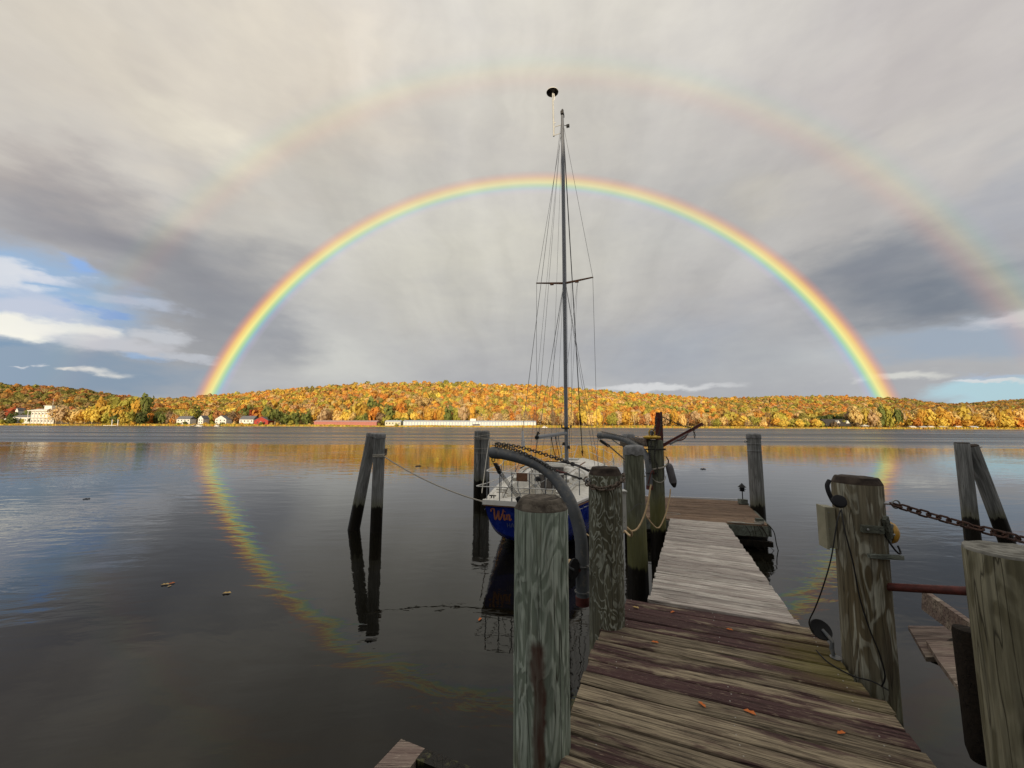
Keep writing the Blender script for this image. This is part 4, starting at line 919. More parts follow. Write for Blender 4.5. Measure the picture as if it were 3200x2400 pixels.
for x, y, r in ((.62, .35, .12), (.5, .22, .10), (-.55, .4, .11)):
    w = MB(); w.tube(spline([(x+r*(1+rr_.uniform(-.3, .3))*math.cos(a), y+r*.8*math.sin(a), 1.10+.01*i) for i, a in enumerate([1.3*j for j in range(12)])], 3), .010, 5); w.build('coiled_line', M['rope'], bt)
for pts in (((.57, 1.4, 1.25), (.75, 1.9, 1.12), (.98, 3.1, 1.06), (1.1, 4.5, 1.05)), ((-.56, 1.3, 1.25), (-.8, 2.4, 1.1), (-1.1, 4.2, 1.05)), ((.2, .1, 1.08), (.5, .6, 1.12), (.62, 1.2, 1.24))):
    w = MB(); w.tube(spline(pts, 5), .009, 5); w.build('sheet_line', M['rope'], bt)
# steering pedestal and wheel
b = MB(); b.tube([(0, 1.12, .6), (0, 1.12, 1.28)], [.08, .055], 12); b.build('pedestal', M['white'], bt)
b = MB(); b.lathe([(.07, 0), (.075, .03), (.05, .08), (.02, .09)], (0, 1.12, 1.28), 14); b.build('compass', M['black'], bt)
wc = Vector((-.02, .98, 1.20)); wr = .385
b = MB(); b.tube([wc+Vector((wr*math.cos(a), 0, wr*math.sin(a))) for a in [2*PI*i/40 for i in range(40)]], .013, 7, closed=True)
for j in range(6):
    a = PI/6+j*PI/3; b.tube([wc, wc+Vector((wr*math.cos(a), 0, wr*math.sin(a)))], .007, 5)
b.lathe([(.03, -.02), (.04, 0), (.03, .02)], wc, 12, (0, 1, 0)); b.build('steering_wheel', M['galv'], bt)
b = MB(); b.tube(spline([(-.14, 1.22, 1.0), (-.15, 1.22, 1.45), (0, 1.22, 1.52), (.15, 1.22, 1.45), (.14, 1.22, 1.0)], 4), .013, 6); b.build('pedestal_guard', M['steel'], bt)
# pushpit
top = [(-.80, 1.05, 1.60), (-.80, .45, 1.585), (-.76, .06, 1.575), (-.55, -.03, 1.57), (.0, -.05, 1.57), (.60, -.03, 1.57), (.78, .08, 1.575), (.84, .6, 1.59), (.88, 1.15, 1.6)]
mid = [(-.80, 1.05, 1.33), (-.82, .3, 1.315), (-.90, -.02, 1.305), (-.86, -.12, 1.30), (-.45, -.08, 1.30), (.1, -.06, 1.30), (.60, -.04, 1.30), (.80, .08, 1.31), (.86, .7, 1.33), (.88, 1.15, 1.33)]
b = MB(); b.tube(spline(top, 5), .0125, 7); b.build('rail', M['steel'], bt); b = MB(); b.tube(spline(mid, 5), .010, 6); b.build('rail', M['steel'], bt)
for x, y in ((-.80, 1.05), (-.78, .12), (-.46, -.05), (-.22, -.05), (.12, -.05), (.42, -.05), (.78, .08), (.88, 1.15)):
    b = MB(); b.tube([(x, y, 1.02), (x, y, 1.585)], .011, 6); b.build('stanchion', M['alu'], bt)
b = MB(); b.box((-.02, -.07, 1.50), (.21, .015, .15)); b.build('sign_plate', M['teak'], bt, smooth=0)
for z in (1.12, 1.21): 
    b = MB(); b.tube([(-.22, -.08, z), (.12, -.08, z)], .008, 5); b.build('ladder_rung', M['steel'], bt)
for s in (-1, 1):
    ys = [1.1, 2.7, 4.3, 5.9, 7.3]
    for y in ys[1:]:
        t = y/LOA; b = MB(); b.tube([(s*(hb_(t)-.05), y, sh(t)), (s*(hb_(t)-.05), y, sh(t)+.62)], .0115, 6); b.build('stanchion', M['steel'], bt)
    for dz in (.60, .32):
        pts = [(s*.84, 1.1, 1.0+dz)]+[(s*(hb_(y/LOA)-.05), y, sh(y/LOA)+dz) for y in ys[1:]]+[(s*.55, 8.2, sh(.89)+dz)]
        L_ = []
        for a_, b_ in zip(pts, pts[1:]): L_ += sag(a_, b_, .035, 5)[:-1]
        b = MB(); b.tube(L_+[Vector(pts[-1])], .0055, 5); b.build('lifeline', M['railw'], bt)
# bow pulpit
def bw(y, s, z): return (s*(max(hb_(min(y/LOA, .995)), .05)-.04), y, z)
b = MB(); b.tube(spline([(-.62, 7.9, 1.68), (-.38, 8.6, 1.70), (-.16, 9.15, 1.71), (.16, 9.15, 1.71), (.38, 8.6, 1.70), (.62, 7.9, 1.68)], 4), .013, 7); b.build('rail', M['railw'], bt)
b = MB(); b.tube(spline([(-.66, 7.9, 1.38), (-.42, 8.6, 1.40), (-.3, 8.9, 1.41)], 4), .010, 6); b.tube(spline([(.66, 7.9, 1.38), (.42, 8.6, 1.40), (.3, 8.9, 1.41)], 4), .010, 6); b.build('rail', M['railw'], bt)
for p, q in (((-.62, 7.9, 1.68), (-.72, 7.8, 1.02)), ((.62, 7.9, 1.68), (.72, 7.8, 1.02)), ((-.2, 9.1, 1.71), (-.35, 8.55, 1.05)), ((.2, 9.1, 1.71), (.35, 8.55, 1.05))):
    b = MB(); b.tube([p, q], .013, 7); b.build('stanchion', M['railw'], bt)
# mast and rigging
MY = 4.98
m0 = Vector((.0, MY, 1.36)); m1 = Vector((-.02, MY-.02, 12.95))
b = MB(); vs = []
for z, f in ((1.30, 1), (11.5, 1), (12.85, .8)):
    for k in range(18):
        a = 2*PI*k/18; vs.append((m0.x+.060*f*math.cos(a)-.002*(z-1.3), MY+.088*f*math.sin(a), z))
b.add(vs, [(i*18+k, i*18+(k+1) % 18, (i+1)*18+(k+1) % 18, (i+1)*18+k) for i in range(2) for k in range(18)]+[tuple(36+k for k in range(18))])
b.tube([(.0, MY-.092, 1.3), (-.02, MY-.076, 12.8)], .008, 5)
ms = b.build('mast', M['alu'], bt, origin=(0, 0, 0)); 
b = MB(); b.box((-.02, MY, 12.92), (.10, .22, .10)); b.lathe([(.03, 0), (.045, .03), (.04, .10), (.015, .14)], (-.02, MY, 12.97), 10); b.build('masthead_light', M['chain'], bt)
b = MB(); b.tube([(-.02, MY, 12.55), (-.30, MY-.05, 12.48)], .012, 5); b.tube([(-.02, MY, 12.25), (-.32, MY-.05, 12.18)], .012, 5); b.tube([(-.31, MY-.05, 12.15), (-.33, MY-.08, 13.75)], .030, 6); b.build('antenna_bracket', M['boxw'], bt)
b = MB(); b.lathe([(.03, -.01), (.185, .0), (.20, .012), (.195, .02), (.09, .03), (.02, .035)], (-.34, MY-.09, 13.72), 24); b.build('radar_dome', mat('dark brown dome', (.03, .022, .018), .5), bt)
b = MB(); b.lathe([(.203, 0), (.207, .01), (.198, .024)], (-.34, MY-.09, 13.728), 24); b.build('dome_rim', M['white'], bt)
b = MB(); b.tube(spline([(-.24, MY-.05, 12.62), (-.31, MY-.05, 12.68), (-.32, MY-.06, 13.0), (-.33, MY-.06, 13.35), (-.27, MY-.06, 13.52), (-.29, MY-.08, 13.68)], 5), .012, 5); b.build('antenna_cable', M['white'], bt)
b = MB(); b.box((.16, MY, 12.45), (.10, .06, .09)); b.tube([(.04, MY, 12.5), (.16, MY, 12.45)], .012, 5); b.build('wind_sensor', M['black'], bt)
# spreaders
spz = 7.02
tips = []
for s in (-1, 1):
    p = Vector((s*.90, MY-.12, spz+.05)); tips.append(p)
    b = MB(); b.add([(s*.05, MY-.05, spz-.02), (s*.05, MY+.05, spz-.02), (p.x, p.y+.03, p.z-.012), (p.x, p.y-.03, p.z-.012), (s*.05, MY-.05, spz+.02), (s*.05, MY+.05, spz+.02), (p.x, p.y+.03, p.z+.012), (p.x, p.y-.03, p.z+.012)],
        [(0, 1, 2, 3), (4, 5, 6, 7), (0, 1, 5, 4), (1, 2, 6, 5), (2, 3, 7, 6), (3, 0, 4, 7)]); b.build('spreader', M['teak'], bt)
    b = MB(); b.lathe([(.01, -.03), (.025, 0), (.01, .03)], p, 8); b.build('spreader_boot', M['white'], bt)
    b = MB(); b.box((s*.40, MY-.10, spz-.035), (.11, .07, .04)); b.build('deck_light', M['teak'], bt)
def wire(a, c, r=.0058, mt='wire', name='wire'):
    b = MB(); b.tube([a, c], r, 5); return b.build(name, M[mt], bt)
ch = [Vector((s*.95, MY-.05, 1.02)) for s in (-1, 1)]
for s, tp, cc in ((-1, tips[0], ch[0]), (1, tips[1], ch[1])):
    wire((s*.03, MY, 12.4), tp); wire(tp, cc)
    wire((s*.04, MY, spz-.10), cc+Vector((0, -.55, 0))); wire((s*.04, MY, spz-.10), cc+Vector((0, .55, 0)))
    b = MB(); b.tube([cc, cc+(tp-cc).normalized()*.3], .012, 6); b.build('rigging_screw', M['steel'], bt)
wire((-.02, MY-.1, 12.75), (-.02, -.03, 2.35)); wire((-.02, MY-.1, 12.75), (-.12, MY-3.2, 2.9), .0045)
b = MB(); b.tube([(-.02, -.03, 2.35), (-.005, -.03, 2.05)], .022, 6); b.tube([(-.04, -.03, 2.2), (-.04, -.03, 1.95)], .007, 5); b.tube([(.02, -.03, 2.2), (.02, -.03, 1.95)], .007, 5); b.tube([(-.07, -.03, 1.93), (.06, -.03, 1.93)], .014, 6); b.build('backstay_adjuster', M['stripe'], bt)
wire((.0, -.03, 1.92), (-.42, .03, 1.08)); wire((.0, -.03, 1.92), (.45, .0, 1.08))
wire((-.02, MY+.1, 12.6), (.0, 8.98, 1.25), .017, 'dark', 'furled_forestay')
b = MB(); b.lathe([(.02, -.05), (.06, -.045), (.06, -.03), (.03, -.02), (.03, .02), (.06, .03), (.06, .045), (.02, .05)], (.0, 8.93, 1.40), 12); b.build('furling_drum', M['black'], bt)
b = MB(); b.tube([(.0, 8.35, 2.9), (.0, 8.52, 2.5)], .03, 6); b.build('halyard_shackle', M['black'], bt)
wire((.03, MY-.1, 12.5), (.12, MY-.12, 1.5), .004); wire((.22, MY-.12, spz), (.35, MY-1.3, 1.5), .004); wire((.42, MY-.1, spz-.05), (-.18, MY-.9, 1.5), .004); wire((.42, MY-.1, spz-.05), (.1, MY-.2, 1.6), .004)
wire((-.03, MY-.1, 12.5), (-.55, MY-2.4, 1.6), .004); wire((-.04, MY, 12.3), (-.42, MY-.4, 1.5), .004)
wire((-.05, MY-.08, spz-.15), (-.62, MY-1.6, 1.5), .004); wire((-.05, MY-.08, spz-.3), (-.25, MY-.5, 1.5), .004)
# boom
g0 = Vector((.0, MY-.12, 2.22)); g1 = Vector((-.32, MY-2.55, 2.16))
b = MB(); dr = (g1-g0).normalized(); b.tube([g0, g1], .052, 12); b.build('boom', M['alu'], bt)
b = MB(); b.lathe([(.054, 0), (.058, .03), (.04, .07)], g1, 12, dr); b.tube([g1+Vector((0, 0, .05)), g1+Vector((.02, 0, .14)), g1+Vector((.05, .03, .09))], .02, 6); b.build('boom_end', M['black'], bt)
for u, mtn in ((.40, 'black'), (.55, 'black'), (.3, 'alu')):
    p = g0.lerp(g1, u); b = MB(); b.tube([p+Vector((0, 0, -.05)), p+Vector((0, 0, -.12))], .016, 6); b.tube([p+Vector((0, 0, -.12)), (p.x+.06, p.y+.3, 1.5)], .010, 5); b.build('mainsheet_tackle', M[mtn], bt)
b = MB(); b.box((.0, MY-.10, 2.38), (.22, .06, .05)); b.tube([(-.14, MY, 2.38), (-.14, MY, 2.48)], .02, 6); b.tube([(.14, MY, 2.38), (.14, MY, 2.48)], .02, 6); b.build('mast_winch', M['chain'], bt)
b = MB(); b.lathe([(.045, 0), (.05, .03), (.03, .10)], (.08, MY-.04, 1.75), 10); b.lathe([(.045, 0), (.05, .03), (.03, .10)], (-.08, MY-.04, 1.85), 10); b.build('halyard_winch', M['chain'], bt)
# lettering on the transom (plane at y = about -.03, slightly raked)
def tr_pt(x, z): return (x, .22*(1-(z-.33)/(.97-.33))-.013, z)
def stroke(b, pts, w):
    P = spline([(x, 0, z) for x, z in pts], 6); n = len(P); vs = []
    for i, p in enumerate(P):
        d = P[min(i+1, n-1)]-P[max(0, i-1)]; ang = math.atan2(d.z, d.x)
        ww = w*(.45+.55*abs(math.sin(ang-.35))); nx, nz_ = -d.z, d.x; L = math.hypot(nx, nz_) or 1
        for s in (-.5, .5): vs.append(tr_pt(p.x+nx/L*ww*s, p.z+nz_/L*ww*s))
    b.add(vs, [(2*i, 2*i+1, 2*i+3, 2*i+2) for i in range(n-1)])
def word(strokes, x0, z0, h, w, mt, name):
    for st_ in strokes:
        b = MB(); stroke(b, [(x0+px*h, z0+pz*h) for px, pz in st_], w); b.build(name, M[mt], bt, smooth=0)
Wst = [[(-.18, .72), (-.16, .92), (.02, 1.02), (.12, .9), (.10, .5), (.12, .08), (.2, .05), (.38, .45), (.52, .85), (.50, .5), (.50, .08), (.6, .05), (.82, .5), (1.0, 1.0)],
       [(1.02, .55), (.97, .2), (1.02, .03), (1.14, .18)], [(1.10, .78), (1.13, .83)],
       [(1.26, .55), (1.21, .05)], [(1.23, .3), (1.40, .55), (1.50, .45), (1.45, .12), (1.52, .03), (1.64, .2)],
       [(2.0, .9), (1.86, .1)], [(1.9, .12), (1.74, .1), (1.74, .4), (1.95, .42)], [(2.2, .4), (2.1, .1), (2.3, .08), (2.34, .45)]]
word(Wst[:5], -.62, .66, .215, .034, 'orange', 'script_letter')
word([[(0, 0), (0, 1)], [(.6, 0), (.6, 1)], [(0, .5), (.6, .5)], [(.85, 0), (1.2, 1), (1.55, 0)], [(1.0, .38), (1.4, .38)]], -.36, .525, .085, .014, 'dimletter', 'small_letter')

# ------------------------------------------------------------------ leaves
def leaf(name, p, s, mt, label, rz=0, dz=.004):
    b = MB(); pr = [(0, 0), (.3, .22), (.5, .15), (.75, .25), (1, 0), (.7, -.2), (.5, -.12), (.25, -.2)]
    vs = [((x-.5)*s, y*s, dz+abs(y)*s*.5+.002) for x, y in pr]; c_, s_ = math.cos(rz), math.sin(rz)
    vs = [(x*c_-y*s_+p[0], x*s_+y*c_+p[1], z+p[2]) for x, y, z in vs]
    b.add(vs+[(p[0], p[1], p[2]+dz)], [(i, (i+1) % 8, 8) for i in range(8)])
    o = b.build(name, M[mt], smooth=0); tag(o, label, 'leaf')
for p, s, mt, rz, lb_ in (((1.392, 3.578, .852), .05, 'leafo', .5, 'thin orange leaf on the deck nearest the foot of the gangway'), ((1.723, 3.288, .852), .05, 'leafo', -.5, 'small orange leaf on the deck near the middle of the far planks'),
    ((1.067, 3.1, .852), .055, 'leafo', -.4, 'orange leaf on the deck closest to the chained pile'), ((1.102, 2.447, .852), .055, 'leafo', 1.9, 'curled orange leaf in the middle of the deck, left one of two'),
    ((1.339, 2.385, .852), .065, 'leafo', -.7, 'slender orange leaf in the middle of the deck, right one of two'), ((1.73, 2.238, .852), .05, 'leafo', .1, 'wide orange leaf on the right hand part of the deck'),
    ((1.10, 3.66, .852), .06, 'leafy', -.6, 'pale dry twig like leaf on the far planks of the deck'),
    ((-5.307, 6.324, .0), .11, 'leafy', .3, 'pale leaf floating in a cluster on the open water at left'), ((-5.183, 6.265, .0), .06, 'leafy', 1.3, 'tiny pale leaf floating just right of the left cluster'),
    ((-5.24, 6.37, .0), .09, 'leafo', 1.0, 'brown orange leaf floating in the cluster at left'), ((-4.144, 6.023, .0), .12, 'leafy', .2, 'curled cream leaf floating alone on the water at left'),
    ((-.393, 5.276, .0), .08, 'leafo', 1.2, 'orange and cream leaf floating between the leaning piles and the big pile'), ((-1.613, 4.774, .0), .08, 'pileC', .2, 'dark leaf floating below the reflection of the leaning piles'),
    ((-13.9, 13.2, .0), .22, 'pileC', .2, 'dark floating leaf far out on the left'), ((-5.6, 24, .0), .4, 'dkwood', .2, 'dark bit of driftwood beyond the piles'), ((11, 23, .0), .4, 'dkwood', .2, 'dark bit of driftwood on the water at right'), ((7.2, 22, .0), .3, 'dkwood', .5, 'small dark leaf on the water behind the lone grey pile')):
    leaf('leaf', p, s, mt, lb_, rz)
#--PART4--
# ------------------------------------------------------------------ far shore terrain
SK = [(-1.9, .10), (-1.545, .1082), (-1.3076, .102), (-1.1888, .0978), (-1.1055, .0934), (-1.0331, .0795), (-.9612, .0691), (-.9137, .0646), (-.7966, .0721), (-.6911, .0809), (-.5974, .0907), (-.4799, .1007), (-.362, .1083), (-.2438, .1112), (-.1255, .1129), (-.0544, .1072), (.0284, .1052), (.1348, .0985), (.2292, .0918), (.347, .0828), (.4647, .075), (.5825, .0743), (.7007, .0783), (.8187, .0788), (.9363, .0757), (1.0067, .0725), (1.0647, .0633), (1.1114, .06), (1.1706, .0625), (1.23, .0675), (1.3038, .0725), (1.5268, .0817), (1.9, .08)]
SKK = np.array([a for a, _ in SK]); SKE = np.array([b for _, b in SK])
RK = np.array([-1.9, -1.0, -.85, -.2, .4, .9, 1.05, 1.15, 1.9]); RY = np.array([720, 740, 900, 860, 980, 1080, 1150, 1500, 1500.])
def yridge(k): return np.interp(k, RK, RY)
def zter(x, y):
    k = x/np.maximum(y, 1); yr = yridge(k); zr = 2.45+np.interp(k, SKK, SKE)*yr-15.0
    t = np.clip((y-520)/(yr-520), 0, 1); s = t**.95
    shore = np.clip((y-480)/12, 0, 1)*1.3+np.clip((y-490)/40, 0, 1)*1.7-1.0*(y < 480)
    z = shore+(zr-3)*s
    n = 4*np.sin(x*.013+1)*np.sin(y*.017)+3*np.sin(x*.031+2)*np.cos(y*.023+x*.01)
    z = z+n*np.clip(t*3, 0, 1)*(1-t)
    z = z-np.clip((y-yr)/200, 0, 4)*25*(y > yr)
    return z
ks = np.linspace(-1.85, 1.85, 240); ts = np.concatenate([[474, 480, 484, 490, 500, 512, 524], np.linspace(545, 1700, 60)])
KK, TT = np.meshgrid(ks, ts); X = KK*TT; Z = zter(X, TT)
vs = list(zip(X.ravel().tolist(), TT.ravel().tolist(), Z.ravel().tolist())); nk = len(ks)
def ter_bd(k, b):
    g = k.node('ShaderNodeNewGeometry'); n = k.noise(g.outputs['Position'], .03, 4, .6); n2 = k.noise(g.outputs['Position'], .5, 3, .6)
    c = k.mix(k.smooth(n, .4, .6), (.26, .19, .07, 1), (.34, .22, .08, 1)); c = k.v('SCALE', c, scale=k.smooth(n2, .3, .7, .7, 1.3))
    k.put(b.inputs['Base Color'], c); b.inputs['Roughness'].default_value = 1; b.inputs['Specular IOR Level'].default_value = .1
b = MB(); b.add(vs, [(i*nk+j, i*nk+j+1, (i+1)*nk+j+1, (i+1)*nk+j) for i in range(len(ts)-1) for j in range(nk-1)])
tag(b.build('far_hills', mat('leaf littered ground', build=ter_bd), origin=(0, 0, 0)), kind='structure')
def zt(x, y): return float(zter(np.array([x]), np.array([y]))[0])

# ------------------------------------------------------------------ foliage
def fol_bd(attr=False, color=None):
    def bd(k, b):
        g = k.node('ShaderNodeNewGeometry'); oi = k.node('ShaderNodeObjectInfo')
        if attr:
            a = k.node('ShaderNodeAttribute'); a.attribute_name = 'Col'; c = a.outputs['Color']
        else:
            c = k.mix(oi.outputs['Random'], (*[q*.8 for q in color], 1), (*[min(1, q*1.18) for q in color], 1))
        n = k.noise(g.outputs['Position'], .33, 4, .7)
        c = k.v('SCALE', c, scale=k.smooth(n, .3, .7, .86, 1.14))
        k.put(b.inputs['Base Color'], c); b.inputs['Roughness'].default_value = .9; b.inputs['Specular IOR Level'].default_value = .1
        tr = k.node('ShaderNodeBsdfTranslucent'); k.put(tr.inputs[0], c)
        mx = k.node('ShaderNodeMixShader'); mx.inputs[0].default_value = .42
        out = k.n['Material Output']; k.l.new(b.outputs[0], mx.inputs[1]); k.l.new(tr.outputs[0], mx.inputs[2]); k.l.new(mx.outputs[0], out.inputs[0])
    return bd
PAL = {'orange': (.68, .31, .065), 'gold': (.72, .45, .085), 'yellow': (.76, .58, .12), 'yellowgreen': (.47, .43, .09), 'green': (.23, .26, .075), 'darkgreen': (.13, .155, .05),
       'rust': (.46, .22, .085), 'red': (.46, .12, .06), 'beige': (.62, .45, .25), 'brown': (.33, .23, .13), 'palegold': (.80, .60, .24)}
M['forest'] = mat('autumn forest foliage', build=fol_bd(True))
for p_, c_ in PAL.items(): M['f_'+p_] = mat(p_+' autumn foliage', build=fol_bd(False, c_))
M['bark'] = mat('pale bark', (.42, .33, .22), .9, noise=.3, nscale=2)  # bark's own pale colour
NR = np.random.RandomState(11)
def crown_template(nq, lobes=6, quad=.20, squash=1.0, spread=.55, rs=NR, hollow=.75):
    """unit crown: centre 0, radius about 1; returns (nq,4,3)"""
    lc = rs.normal(0, 1, (lobes, 3)); lc /= np.linalg.norm(lc, axis=1)[:, None]; lc *= spread*rs.uniform(.5, 1.1, (lobes, 1)); lc[:, 2] = lc[:, 2]*.9
    lr = rs.uniform(.38, .62, lobes); lc[0] = 0; lr[0] = .62
    w = rs.randint(0, lobes, nq)
    d = rs.normal(0, 1, (nq, 3)); d /= np.linalg.norm(d, axis=1)[:, None]
    p = lc[w]+d*(lr[w]*rs.uniform(hollow, 1.08, nq))[:, None]
    nrm = d+rs.normal(0, .22, (nq, 3)); nrm /= np.linalg.norm(nrm, axis=1)[:, None]
    a = np.cross(nrm, rs.normal(0, 1, (nq, 3))); a /= np.linalg.norm(a, axis=1)[:, None]; c = np.cross(nrm, a)
    s = quad*rs.uniform(.6, 1.35, (nq, 1)); s2 = quad*rs.uniform(.5, 1.1, (nq, 1))
    q = np.stack([p-a*s-c*s2*.6, p+a*s*.7-c*s2, p+a*s+c*s2*.6, p-a*s*.6+c*s2], 1); q[:, :, 2] *= squash
    return q
def bulk(name, Q, cols, mt):
    n = len(Q); me = bpy.data.meshes.new(name); me.vertices.add(n*4); me.vertices.foreach_set('co', Q.reshape(-1).astype(np.float32))
    me.loops.add(n*4); me.loops.foreach_set('vertex_index', np.arange(n*4, dtype=np.int32)); me.polygons.add(n)
    me.polygons.foreach_set('loop_start', np.arange(0, n*4, 4, dtype=np.int32))
    if cols is not None:
        at_ = me.color_attributes.new('Col', 'FLOAT_COLOR', 'POINT'); c4 = np.ones((n, 4, 4), np.float32); c4[:, :, :3] = cols[:, None, :]; at_.data.foreach_set('color', c4.reshape(-1))
    me.update(calc_edges=True); me.validate(); me.materials.append(mt)
    o = bpy.data.objects.new(name, me); COL.objects.link(o); return o
tmpl = [crown_template(105, 5, .27) for _ in range(7)]
Qs, Cs = [], []
pal = np.array(list(PAL.values())); names = list(PAL.keys())
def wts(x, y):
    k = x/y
    if k < -.95: w = dict(rust=3.4, brown=3.2, green=2.4, darkgreen=3.4, orange=.8, yellowgreen=.9, red=.3, gold=.3)  # left hill: rust and dark green species, cloud shade also put into the colours
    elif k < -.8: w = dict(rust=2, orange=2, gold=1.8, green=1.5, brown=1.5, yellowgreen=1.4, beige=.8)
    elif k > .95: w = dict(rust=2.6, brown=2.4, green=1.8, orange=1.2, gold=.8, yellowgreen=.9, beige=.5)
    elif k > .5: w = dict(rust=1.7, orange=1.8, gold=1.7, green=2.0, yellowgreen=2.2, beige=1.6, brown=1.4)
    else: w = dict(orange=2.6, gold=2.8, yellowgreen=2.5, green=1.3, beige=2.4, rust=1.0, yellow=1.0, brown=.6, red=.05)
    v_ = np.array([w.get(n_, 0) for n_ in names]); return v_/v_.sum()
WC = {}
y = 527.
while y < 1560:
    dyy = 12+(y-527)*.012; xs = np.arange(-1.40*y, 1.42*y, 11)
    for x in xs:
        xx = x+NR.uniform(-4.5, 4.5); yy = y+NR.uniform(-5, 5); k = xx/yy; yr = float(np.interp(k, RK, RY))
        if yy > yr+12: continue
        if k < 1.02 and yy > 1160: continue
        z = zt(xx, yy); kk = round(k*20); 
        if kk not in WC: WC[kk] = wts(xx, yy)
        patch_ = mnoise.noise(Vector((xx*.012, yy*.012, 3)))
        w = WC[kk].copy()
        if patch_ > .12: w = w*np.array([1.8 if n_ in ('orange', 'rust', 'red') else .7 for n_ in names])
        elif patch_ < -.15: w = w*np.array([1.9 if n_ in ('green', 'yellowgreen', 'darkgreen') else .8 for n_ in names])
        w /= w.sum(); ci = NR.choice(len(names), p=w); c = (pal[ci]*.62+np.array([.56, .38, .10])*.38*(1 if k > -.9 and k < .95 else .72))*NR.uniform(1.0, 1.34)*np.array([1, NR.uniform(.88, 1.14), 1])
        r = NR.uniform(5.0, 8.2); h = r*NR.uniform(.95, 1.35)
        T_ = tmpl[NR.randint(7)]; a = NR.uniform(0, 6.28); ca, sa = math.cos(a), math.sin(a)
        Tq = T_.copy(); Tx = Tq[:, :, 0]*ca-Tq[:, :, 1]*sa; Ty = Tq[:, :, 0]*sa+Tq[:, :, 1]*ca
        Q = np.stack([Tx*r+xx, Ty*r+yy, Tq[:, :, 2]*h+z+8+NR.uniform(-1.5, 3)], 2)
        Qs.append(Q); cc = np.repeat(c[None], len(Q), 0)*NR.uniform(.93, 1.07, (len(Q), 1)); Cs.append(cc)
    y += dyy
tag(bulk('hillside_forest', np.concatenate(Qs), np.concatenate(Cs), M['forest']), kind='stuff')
# pale trunks showing between the crowns on the hillside
tb = MB()
for i in range(900):
    k = NR.uniform(-1.25, 1.25); yy = NR.uniform(522, 820); xx = k*yy; z = zt(xx, yy); h = NR.uniform(10, 19); l = NR.uniform(-1, 1)
    tb.tube([(xx, yy, z), (xx+l*.5, yy, z+h*.6), (xx+l*1.6, yy, z+h)], [.28, .2, .08], 4, cap=False)
tag(tb.build('hillside_trunks', M['bark'], origin=(0, 0, 0)), kind='stuff')

# shoreline trees, each a thing
crowns = [bulk('crown', crown_template(300, 9, .155, 1.0, .62, hollow=.5), None, None) for _ in range(5)]
tall = [bulk('crown', crown_template(260, 9, .15, 1.0, .55, hollow=.4)*np.array([.72, .72, 1.25]), None, None) for _ in range(3)]
sparse = [bulk('crown', crown_template(150, 9, .085, 1.0, .66, hollow=.3), None, None) for _ in range(3)]
kinds = {'round': crowns, 'tall': tall, 'bare': sparse}
meshes = {k_: [o.data for o in v_] for k_, v_ in kinds.items()}
for v_ in kinds.values():
    for o in v_: bpy.data.objects.remove(o)
def trunk_mesh(seed, bare=False):
    rg = random.Random(seed); b = MB(); b.tube([(0, 0, 0), (.02, 0, .35), (.01, .01, .7)], [.015, .012, .007], 6, cap=False)
    for i in range(9 if bare else 5):
        a = rg.uniform(0, 6.28); z0 = rg.uniform(.25, .6); L = rg.uniform(.2, .38)
        b.tube([(0.01, 0, z0), (L*.5*math.cos(a), L*.5*math.sin(a), z0+.16), (L*math.cos(a), L*math.sin(a), z0+.34)], [.008, .005, .002], 4, cap=False)
    o = b.build('trunk', None, origin=(0, 0, 0)); me = o.data; bpy.data.objects.remove(o); return me
trunks = {False: [trunk_mesh(i) for i in range(3)], True: [trunk_mesh(i+9, True) for i in range(3)]}
LM = [(30, 'the left photo edge'), (75, 'the white chapel'), (145, 'the flagged hotel'), (365, 'the white dock posts'), (583, 'the first white house'), (640, 'the narrow white house'),
      (700, 'the white gabled house'), (780, 'the grey roofed house'), (825, 'the red barn'), (1085, 'the long red shed'), (1232, 'the short pale shed'), (1390, 'the long white shed'), (1480, 'the white shed cupola'), (1600, 'the right shed end'),
      (1765, 'the sailboat mast'), (1990, 'the far davit'), (2065, 'the red hoist upright'), (2200, 'the hoist arm tip'), (2360, 'the lone grey pile'), (2611, 'the dark roofed house'), (2690, 'the white gazebo'), (2760, 'the right rainbow foot'), (2950, 'the shore cabins'), (3030, 'the propped piles'), (3180, 'the right photo edge')]
DESC = {'orange': 'bright orange', 'gold': 'golden yellow', 'yellow': 'bright yellow', 'yellowgreen': 'yellow green', 'green': 'green', 'darkgreen': 'dark green', 'rust': 'rust brown', 'red': 'deep red', 'beige': 'pale beige', 'brown': 'grey brown', 'palegold': 'pale golden'}
seen = {}
